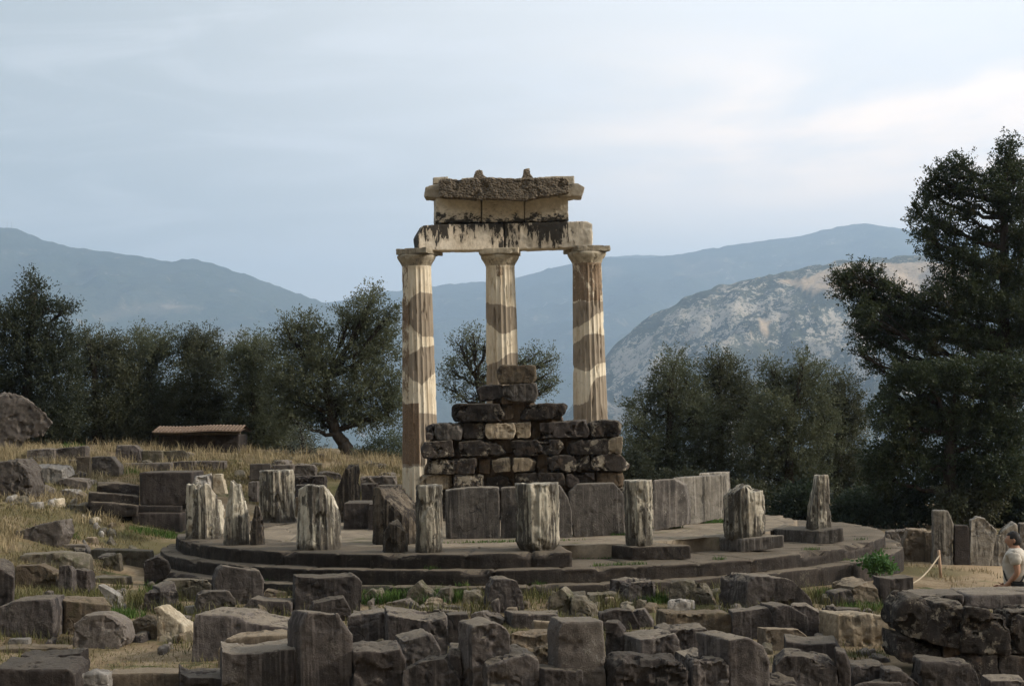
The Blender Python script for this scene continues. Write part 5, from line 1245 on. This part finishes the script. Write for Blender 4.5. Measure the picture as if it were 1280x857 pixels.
for i, (px, py, rx, ry, lab) in enumerate(((60, 552, 60, 26, 'dark thicket under the far left trees'), (165, 552, 55, 24, 'dark thicket left of the tiled shelter'), (300, 562, 40, 22, 'dark thicket right of the tiled shelter'), (350, 556, 34, 26, 'dark thicket under the large leaning olive'))):
    tree('thicket', lab, 'bush', 54.5, [(px, py + ry), (px, py)], [(px - rx * .5, py, rx * .55, ry), (px + rx * .4, py - 4, rx * .6, ry), (px, py - ry * .6, rx * .6, ry * .8)], 'olivedark', 46, 14, .4, .12, .024, .06, limbs=False, group='thickets under the grove')
tree('olive_tree', 'olive tree seen between the columns behind the stacked blocks', 'tree', 53.5, [(612, 560), (606, 520), (596, 475)],
     [(592, 422, 15, 13), (575, 432, 14, 12), (606, 432, 15, 13), (586, 448, 26, 15), (568, 466, 16, 16), (600, 470, 24, 18), (566, 488, 18, 14), (596, 494, 26, 12), (668, 446, 14, 11), (688, 450, 12, 14), (680, 470, 20, 14), (690, 482, 12, 10), (660, 466, 18, 16), (640, 455, 18, 16), (672, 490, 20, 10)],
     'olive', 22, 15, tr=.13, group=None, twigs=14, base=.1)
tree('olive_tree', 'olive tree right of the right column with a pale pointed top', 'tree', 51.0, [(842, 640), (836, 580), (838, 500)],
     [(846, 450, 11, 12), (836, 468, 17, 16), (858, 478, 15, 18), (830, 492, 24, 20), (806, 512, 18, 18), (850, 515, 30, 26), (796, 535, 14, 14), (872, 522, 20, 30), (868, 492, 12, 13), (800, 565, 24, 24), (836, 565, 40, 36), (830, 610, 50, 30), (790, 600, 24, 30)], 'olive', 34, 22, group=GR2, grow=1.16)
tree('olive_tree', 'olive tree behind the pale streaked wall slabs', 'tree', 52.0, [(905, 640), (900, 580), (902, 500)],
     [(900, 456, 13, 12), (912, 468, 17, 16), (890, 474, 14, 18), (926, 486, 15, 16), (905, 496, 28, 22), (938, 524, 20, 30), (940, 502, 11, 11), (900, 535, 40, 34), (890, 585, 48, 34), (910, 620, 44, 26)], 'olivedark', 36, 22, group=GR2, grow=1.16)
tree('olive_tree', 'wide olive tree behind the tall slanted stump, with several small tops', 'tree', 50.0, [(995, 650), (985, 590), (990, 510)],
     [(964, 462, 9, 12), (966, 480, 15, 18), (1004, 458, 13, 12), (1020, 472, 15, 15), (990, 486, 22, 20), (1010, 500, 26, 22), (965, 515, 26, 26), (1034, 535, 18, 30), (944, 552, 20, 30), (990, 545, 44, 34), (960, 590, 40, 32), (1000, 605, 44, 36)], 'olive', 34, 22, group=GR2, grow=1.16)
tree('olive_tree', 'dull green olive tree between the slanted stump and the dark juniper', 'tree', 51.5, [(1050, 650), (1048, 590), (1050, 520)],
     [(1046, 482, 12, 14), (1058, 498, 16, 18), (1036, 505, 16, 18), (1072, 522, 14, 16), (1050, 540, 32, 30), (1040, 590, 40, 34), (1075, 600, 34, 34)], 'olivedark', 38, 22, group=GR2, grow=1.16)
tree('juniper_tree', 'very tall ragged juniper at the right edge with a long left limb against the hills', 'tree', 45.5, [(1272, 665), (1266, 560), (1258, 440), (1254, 330), (1256, 215)],
     [(1259, 192, 9, 16), (1256, 216, 14, 14), (1272, 225, 10, 16), (1240, 232, 12, 10), (1206, 212, 9, 13), (1188, 214, 8, 10), (1172, 224, 11, 11), (1216, 236, 14, 14), (1192, 242, 16, 13), (1162, 246, 11, 13), (1152, 268, 9, 13), (1176, 276, 16, 14), (1206, 270, 15, 12), (1250, 258, 18, 17), (1278, 262, 14, 22),
      (1156, 298, 14, 10), (1186, 302, 14, 10), (1222, 300, 13, 13), (1258, 300, 18, 16), (1284, 310, 14, 26), (1170, 322, 14, 9), (1206, 328, 20, 13), (1244, 338, 20, 16), (1276, 352, 18, 20), (1182, 350, 14, 12), (1216, 362, 22, 14), (1170, 378, 20, 13), (1206, 390, 26, 16), (1252, 385, 26, 20), (1290, 400, 20, 26),
      (1050, 352, 9, 9), (1068, 345, 11, 9), (1090, 346, 10, 9), (1062, 366, 15, 11), (1090, 372, 17, 13), (1112, 364, 10, 10), (1082, 394, 19, 14), (1110, 396, 18, 14), (1132, 384, 14, 11), (1078, 418, 12, 10), (1100, 424, 16, 12), (1130, 416, 18, 14), (1076, 442, 8, 7), (1152, 408, 16, 14), (1156, 436, 17, 11), (1186, 420, 22, 13), (1222, 428, 28, 17), (1262, 432, 30, 22), (1120, 446, 10, 7), (1092, 456, 9, 7), (1136, 462, 13, 8), (1168, 468, 16, 12)],
     'juniper', 50, 26, .36, .075, .018, .16, kind='juniper', up=.75, spread=.055, group=None, twigs=10, dr=1.6, grow=1.15)
tree('juniper_tree', 'broad dark juniper mass below the tall ragged juniper, behind the standing slabs', 'tree', 43.6, [(1190, 665), (1188, 600), (1190, 520)],
     [(1112, 490, 13, 20), (1130, 470, 18, 16), (1156, 474, 24, 20), (1112, 520, 24, 26), (1150, 520, 36, 32), (1196, 475, 34, 30), (1246, 472, 36, 36), (1284, 480, 26, 36), (1196, 530, 44, 40), (1250, 535, 44, 42), (1130, 570, 40, 36), (1190, 585, 50, 36), (1250, 590, 46, 36), (1100, 590, 30, 34)],
     'juniper', 46, 20, .25, .085, .022, .22, kind='juniper', up=.5, spread=.07, group=None, dr=1.0)
for px, py, rx, ry, dp, lab, mt_ in ((1075, 640, 38, 26, 45.5, 'dark glossy bush behind the right end of the platform', 'ivy'), (1140, 632, 40, 28, 44.5, 'dark bush behind the low rough wall end', 'ivy'), (1215, 630, 40, 26, 43.5, 'greenish bush behind the ribbed standing slab', 'olivedark'),
                           (1275, 635, 30, 34, 44.0, 'dark bush at the right edge behind the man', 'ivy'), (930, 630, 40, 24, 49.0, 'dark bush behind the broad lumpy stump', 'olivedark'), (850, 622, 40, 30, 48.0, 'dark bush behind the long pale streaked slab', 'olivedark'), (790, 600, 26, 34, 47.5, 'dark bush just right of the stacked wall', 'olivedark'), (1000, 632, 34, 26, 46.5, 'dark bush close behind the tall slanted stump', 'ivy')):
    tree('bush', lab, 'bush', dp, [(px, py + ry), (px, py)], [(px - rx * .5, py, rx * .6, ry * .8), (px + rx * .4, py - 3, rx * .6, ry * .9), (px, py - ry * .45, rx * .6, ry * .7), (px - rx * .4, py + ry * .7, rx * .6, ry * .5), (px + rx * .4, py + ry * .7, rx * .6, ry * .5)], mt_, 44, 14, .3, .10, .028, .05, limbs=False, group='bushes behind the platform')
gb = on_ground(1096, 730)
tree('bush', 'bright green leafy bush growing against the right-hand steps', 'bush', 29.0, [(1096, 730), (1096, 715)], [(1088, 709, 10, 9), (1101, 707, 10, 9), (1095, 701, 10, 6), (1108, 712, 7, 7)], 'green', 55, 12, .10, .07, .026, .02, limbs=False, up=.8, spread=.03)

# ------------------------------------------------------------------ grasses
def grass_mat(name, c1, c2):
    m = Mat(name, .8, .15); m.color(m.mix(m.map(m.noise(3.0, 3, .6, co=m.obj), .35, .65), c1, c2)); return m.m
def blades(name, P, hmin, hmax, wid, mat, lean=.35):
    n = len(P); a = trng.uniform(0, 2 * np.pi, n); h = trng.uniform(hmin, hmax, n) * trng.uniform(.6, 1.1, n)
    s = np.stack([np.cos(a), np.sin(a), 0 * a], -1) * wid * trng.uniform(.6, 1.4, n)[:, None]
    l = np.stack([trng.normal(size=n), trng.normal(size=n), 0 * a], -1) * lean
    m1 = P + np.stack([l[:, 0] * h * .35, l[:, 1] * h * .35, h * .6], -1); t = P + np.stack([l[:, 0] * h, l[:, 1] * h, h * (1 - .2 * np.abs(l).sum(1))], -1)
    V = np.stack([P - s, P + s, m1 + s * .6, t, m1 - s * .6], 1).reshape(-1, 3)
    o = np.arange(n)[:, None] * 5
    F = np.concatenate([o + np.array([[0, 1, 2, 4]]), o + np.array([[4, 2, 3, 3]])])
    V4 = V; Q = o + np.array([[0, 1, 2, 4]]); Tt = o + np.array([[4, 2, 3]])
    me = bpy.data.meshes.new(name)
    nq, ntt = len(Q), len(Tt)
    me.vertices.add(len(V)); me.vertices.foreach_set('co', V.astype(np.float32).ravel())
    li = np.concatenate([Q.ravel(), Tt.ravel()]).astype(np.int32)
    me.loops.add(len(li)); me.loops.foreach_set('vertex_index', li)
    me.polygons.add(nq + ntt); me.polygons.foreach_set('loop_start', np.concatenate([np.arange(nq) * 4, nq * 4 + np.arange(ntt) * 3]).astype(np.int32))
    me.update(calc_edges=True); me.materials.append(mat)
    return me
def scatter(n, x0, x1, y0, y1, thr, sc=.6, seed=0, clump=None):
    x = trng.uniform(x0, x1, n); y = trng.uniform(y0, y1, n)
    v = fbm(np.stack([x * sc + seed, y * sc, 0 * x], -1), 4)
    k = (v > thr + trng.normal(size=n) * .08) & (np.hypot(x - CX, y - CY) > 7.42)
    x, y = x[k], y[k]
    return np.stack([x, y, zg(x, y) - .01], -1)
def put_grass(name, parts, mat, label, cat):
    V = join = None
    bm = bmesh.new()
    for me in parts: bm.from_mesh(me); bpy.data.meshes.remove(me)
    me = bpy.data.meshes.new(name); bm.to_mesh(me); bm.free(); me.materials.clear(); me.materials.append(mat)
    o = link(name, me); tag(o, label, cat); o['kind'] = 'stuff'
MG1 = grass_mat('dry_straw', (.36, .29, .175), (.22, .185, .105)); MG2 = grass_mat('green_weeds', (.075, .082, .028), (.14, .125, .055)); MG3 = grass_mat('dull_turf', (.13, .12, .055), (.20, .165, .085)); MG4 = grass_mat('fresh_grass', (.045, .095, .02), (.08, .13, .03))
put_grass('dry_grass', [blades('a', scatter(30000, -17, -1.5, 43.6, 48.5, .04, .9, 2), .10, .44, .007, MG1), blades('a', scatter(26000, -17, -8.5, 36, 46, .02, .5, 6), .15, .4, .007, MG1),
    blades('a', scatter(26000, -13, -8.8, 26.5, 33, .0, .6, 9), .12, .34, .006, MG1), blades('a', scatter(2500, 7.4, 8.8, 28.5, 33, .1, .9, 4), .04, .14, .005, MG1)], MG1, 'tall dry straw-coloured grass on the left bank', 'grass')
put_grass('green_weeds', [blades('a', scatter(30000, -6.5, 7.5, 24.4, 27.4, .16, 1.1, 3), .06, .34, .006, MG2), blades('a', scatter(26000, -9.5, 9, 19, 25, .12, .7, 13), .06, .2, .006, MG2),
    blades('a', scatter(20000, -10.5, -6.5, 23.5, 29, .08, .9, 23), .05, .22, .006, MG2)], MG2, 'green weeds between the fallen blocks and along the steps', 'weeds')
put_grass('dull_turf', [blades('a', scatter(60000, -10, 10, 17.5, 26, -.05, .5, 31), .03, .10, .005, MG3, .8), blades('a', scatter(60000, -13.5, -7.4, 27, 45, -.25, .9, 37), .03, .17, .006, MG3, .6), blades('a', scatter(30000, -9, -1, 41.2, 45.5, -.2, .8, 39), .06, .22, .006, MG3, .6)], MG3, 'short dull turf on the dry ground', 'grass')
def patch(cx, cy_, rx, ry, n, z=None):
    a = trng.uniform(0, 2 * np.pi, n); r = np.sqrt(trng.uniform(0, 1, n)) * trng.uniform(.6, 1.1, n)
    x, y = cx + rx * r * np.cos(a), cy_ + ry * r * np.sin(a)
    return np.stack([x, y, (zg(x, y) if z is None else np.full(n, z)) - .01], -1)
pc = []
for px, py, rx, ry, n, h, z in ((195, 667, .65, .4, 1500, .15, None), (348, 651, .25, .12, 350, .22, 0), (835, 659, .3, .12, 500, .12, 0), (895, 652, .5, .25, 900, .10, 0), (640, 676, 1.2, .15, 500, .07, 0), (775, 668, .3, .08, 250, .09, 0),
                             (730, 668, .4, .08, 250, .06, 0), (960, 680, .3, .12, 250, .06, T2), (745, 697, .4, .08, 260, .05, T2), (815, 752, .35, .25, 700, .22, None), (545, 752, .6, .4, 900, .3, None), (480, 752, .5, .35, 700, .3, None), (1040, 745, .35, .3, 700, .2, None), (210, 742, .5, .4, 600, .25, None), (75, 668, .4, .3, 400, .2, None),
                             (1080, 760, .4, .4, 600, .18, None), (150, 770, .4, .3, 500, .2, None), (335, 740, .4, .3, 600, .28, None), (90, 560, .5, .3, 400, .25, None), (160, 590, .35, .3, 400, .2, None)):
    g = at_z(px, py, z) if z is not None else on_ground(px, py)
    pc.append(blades('a', patch(g[0], g[1], rx, ry, n, z), h * .4, h, .006, MG4))
for a_, r_, z_, n in [(trng.uniform(185, 350), r, z, 70) for r, z in ((6.76, T2), (7.07, T3)) for _ in range(9)]:
    pc.append(blades('a', patch(CX + r_ * math.cos(R(a_)), CY + r_ * math.sin(R(a_)), .16, .10, n, z_), .03, .10, .004, MG2))
put_grass('fresh_grass', pc, MG4, 'fresh green grass tufts beside the stones and on the platform joints', 'grass')

# ------------------------------------------------------------------ the walking man
def skin_mesh(name, nodes, edges, mat, sub=2):
    me = bpy.data.meshes.new(name); me.from_pydata([n[:3] for n in nodes], edges, []); me.update()
    o = bpy.data.objects.new('tmp', me); COL.objects.link(o)
    o.modifiers.new('s', 'SKIN')
    for i, n in enumerate(nodes):
        v = me.skin_vertices[0].data[i]; r = n[3]; v.radius = r if isinstance(r, tuple) else (r, r); v.use_root = (i == 0)
    sb = o.modifiers.new('b', 'SUBSURF'); sb.levels = sub; sb.render_levels = sub
    dg = bpy.context.evaluated_depsgraph_get(); res = bpy.data.meshes.new_from_object(o.evaluated_get(dg))
    bpy.data.objects.remove(o); bpy.data.meshes.remove(me); res.name = name; res.materials.clear(); res.materials.append(mat)
    res.polygons.foreach_set('use_smooth', np.ones(len(res.polygons), bool))
    return res
def plain(name, c, rough=.8, var=.8):
    m = Mat(name, rough, .25); m.color(m.mix(m.map(m.noise(12, 4, .6), .35, .65), c, tuple(q * var for q in c))); m.bump(m.noise(30, 3, .6), .25, .01); return m.m
MSK = plain('tanned_skin', (.36, .20, .13), .55, .88); MSH = plain('off_white_shirt', (.50, .46, .40), .9, .9); MTR = plain('khaki_trousers', (.16, .13, .10), .9); MHR = plain('dark_hair', (.022, .018, .016), .6); MBK = plain('black_strap', (.02, .02, .02), .7); MSHOE = plain('dark_shoe', (.05, .04, .035), .6)
pd = 24.0
hp = at_depth(1267, 664.5, pd); zf = hp[2] - 1.70
man = empty('person', (at_depth(1270.5, 735, pd)[0], pd, zf), 'man in an off-white shirt with a dark shoulder strap walking left behind the dark wall', 'person')
# he faces -X and a little away from the viewer: local x = his front, y = his left
man.rotation_euler.z = R(180 - 22)
B = [(0, 0, .95, (.15, .105)), (0, 0, 1.10, (.145, .10)), (.01, 0, 1.27, (.165, .115)), (-.01, 0, 1.40, (.13, .085)), (-.005, 0, 1.47, .058), (.015, 0, 1.54, .056),      # pelvis to neck
     (.02, 0, 1.60, (.078, .088)), (.018, 0, 1.655, .07),
     (-.01, .17, 1.40, .062), (-.05, .215, 1.15, .046), (.10, .19, .98, .034), (.15, .175, .95, .028),
     (-.01, -.17, 1.40, .062), (-.03, -.225, 1.15, .046), (.05, -.21, .98, .034), (.09, -.20, .945, .028),
     (0, .09, .86, .088), (.10, .095, .48, .060), (.06, .095, .10, .040), (.17, .10, .045, .036),
     (0, -.09, .86, .088), (-.06, -.095, .48, .060), (-.24, -.095, .13, .040), (-.14, -.10, .06, .036)]
E = [(0, 1), (1, 2), (2, 3), (3, 4), (4, 5), (5, 6), (6, 7), (3, 8), (8, 9), (9, 10), (10, 11), (3, 12), (12, 13), (13, 14), (14, 15), (0, 16), (16, 17), (17, 18), (18, 19), (0, 20), (20, 21), (21, 22), (22, 23)]
body = skin_mesh('body', B, E, MSK)
# head, face and fingers are shaped on the same continuous body mesh
bm = bmesh.new(); bm.from_mesh(body)
hd = bmesh.ops.create_uvsphere(bm, u_segments=28, v_segments=20, radius=1.0)['verts']
for v in hd:
    x, y, z = v.co
    sx = .098 if x > 0 else .10
    X = x * sx; Y = y * .076; Zz = z * .118
    if z < -.2: X = X * (1 - .18 * (-z)) + .018 * (-z); Y *= 1 - .30 * (-z)
    nose = math.exp(-((y / .20) ** 2) - ((z + .15) / .22) ** 2) * (x > .3); X += .026 * nose
    brow = math.exp(-((z - .18) / .12) ** 2) * (x > .5); X += .006 * brow
    eye = (math.exp(-(((y - .38) / .16) ** 2) - ((z - .03) / .10) ** 2) + math.exp(-(((y + .38) / .16) ** 2) - ((z - .03) / .10) ** 2)) * (x > .4); X -= .010 * eye
    mouth = math.exp(-((y / .3) ** 2) - ((z + .52) / .06) ** 2) * (x > .4); X -= .005 * mouth
    v.co = (X + .022, Y, Zz + 1.585)
for s in (1, -1):
    ev = bmesh.ops.create_uvsphere(bm, u_segments=10, v_segments=8, radius=1.0)['verts']
    for v in ev: v.co = (v.co.x * .022 + .005, v.co.y * .010 + s * .078, v.co.z * .034 + 1.583)
for s, hx, hz in ((1, .15, .95), (-1, .09, .945)):
    pv = bmesh.ops.create_uvsphere(bm, u_segments=12, v_segments=8, radius=1.0)['verts']
    for v in pv: v.co = (v.co.x * .048 + hx + .04, v.co.y * .018 + s * .178, v.co.z * .040 + hz - .008)
    for k in range(5):
        thumb = k == 4
        L_ = (.075, .085, .08, .062, .055)[k]; z0 = hz + .024 - .018 * k if not thumb else hz + .032
        p = [Vector((hx + .075, s * .178, z0)), Vector((hx + .075 + L_ * .55, s * .174, z0 - .008)), Vector((hx + .075 + L_ * .85, s * .160, z0 - .022))]
        if thumb: p = [Vector((hx + .03, s * .172, z0)), Vector((hx + .055, s * .155, z0 + .02)), Vector((hx + .085, s * .148, z0 + .022))]
        tm = tube('f', [tuple(q) for q in p], [.0095, .0085, .0065], MSK, seg=8); bm.from_mesh(tm); bpy.data.meshes.remove(tm)
me = bpy.data.meshes.new('body'); bm.to_mesh(me); bm.free(); me.materials.append(MSK); me.polygons.foreach_set('use_smooth', np.ones(len(me.polygons), bool)); bpy.data.meshes.remove(body)
link('body', me, man)
SHN = [(0, 0, .90, (.178, .130)), (0, 0, 1.02, (.174, .128)), (0, 0, 1.12, (.170, .124)), (.01, 0, 1.27, (.19, .138)), (-.01, 0, 1.41, (.155, .108)), (-.006, 0, 1.462, .074),
       (-.012, .175, 1.405, .092), (-.035, .208, 1.24, .078), (-.012, -.175, 1.405, .092), (-.025, -.218, 1.24, .078)]
shm = skin_mesh('shirt', SHN, [(0, 1), (1, 2), (2, 3), (3, 4), (4, 5), (4, 6), (6, 7), (4, 8), (8, 9)], MSH, 3)
co_ = np.zeros(len(shm.vertices) * 3, np.float32); shm.vertices.foreach_get('co', co_); co_ = co_.reshape(-1, 3); no_ = np.array([v.normal[:] for v in shm.vertices])
fold = np.abs(fbm(np.stack([co_[:, 0] * 4, co_[:, 1] * 4, co_[:, 2] * 9 + co_[:, 0] * 6], -1), 3))
co_ = co_ + no_ * (.014 - .045 * np.clip(.25 - fold, 0, 1))[:, None]; shm.vertices.foreach_set('co', co_.astype(np.float32).ravel()); shm.update()
link('shirt', shm, man)
TRN = [(0, 0, .97, (.158, .112)), (0, 0, .90, (.16, .115)), (0, .09, .82, .10), (.10, .095, .48, .078), (.06, .095, .12, .062), (0, -.09, .82, .10), (-.06, -.095, .48, .078), (-.235, -.095, .16, .062)]
link('trousers', skin_mesh('trousers', TRN, [(0, 1), (1, 2), (2, 3), (3, 4), (1, 5), (5, 6), (6, 7)], MTR), man)
bm = bmesh.new(); hv_ = bmesh.ops.create_uvsphere(bm, u_segments=30, v_segments=22, radius=1.0)['verts']
kill = []
for v in hv_:
    x, y, z = v.co
    lim = .42 if x > .5 else (.12 if x > .05 else -.60)
    if z < lim and not (x < .1 and z > -.60): kill.append(v)
    n_ = 1 + .05 * noise3(np.array([[x * 7, y * 7, z * 7]]))[0]
    v.co = (x * .107 * n_ + .017, y * .083 * n_, z * .125 * n_ + 1.590)
bmesh.ops.delete(bm, geom=kill, context='VERTS')
me = bpy.data.meshes.new('hair'); bm.to_mesh(me); bm.free(); me.materials.append(MHR); me.polygons.foreach_set('use_smooth', np.ones(len(me.polygons), bool))
ho2 = link('hair', me, man); sm_ = ho2.modifiers.new('thickness', 'SOLIDIFY'); sm_.thickness = .012
for s, fx, fz in ((1, .06, 0.0), (-1, -.24, .03)):
    bm = bmesh.new(); sv = bmesh.ops.create_uvsphere(bm, u_segments=16, v_segments=10, radius=1.0)['verts']
    for v in sv: v.co = (v.co.x * .145 + fx + .07, v.co.y * .052 + s * .098, max(v.co.z, -.55) * .065 + fz + .04)
    me = bpy.data.meshes.new('shoe'); bm.to_mesh(me); bm.free(); me.materials.append(MSHOE); link('shoe', me, man)
bag = empty('shoulder_bag', tuple(man.location), 'small black bag hung on a diagonal strap on the man in the off-white shirt', 'bag'); bag.rotation_euler.z = man.rotation_euler.z
th = np.linspace(0, 2 * np.pi, 40); loop = []
for t in th:
    y = .19 * math.cos(t); f = math.sin(t); loop.append((.01 + .155 * f, y * 1.0, 1.22 + .25 * math.cos(t) * -1 + .01))
link('strap', tube('strap', loop, .013, MBK, seg=6), bag)
bm = bmesh.new(); bmesh.ops.create_cube(bm, size=1); bmesh.ops.scale(bm, verts=bm.verts, vec=(.19, .06, .13)); bmesh.ops.bevel(bm, geom=list(bm.edges), offset=.02, segments=3, affect='EDGES')
bmesh.ops.translate(bm, verts=bm.verts, vec=(-.05, .235, .97)); me = bpy.data.meshes.new('pouch'); bm.to_mesh(me); bm.free(); me.materials.append(MBK); link('pouch', me, bag)
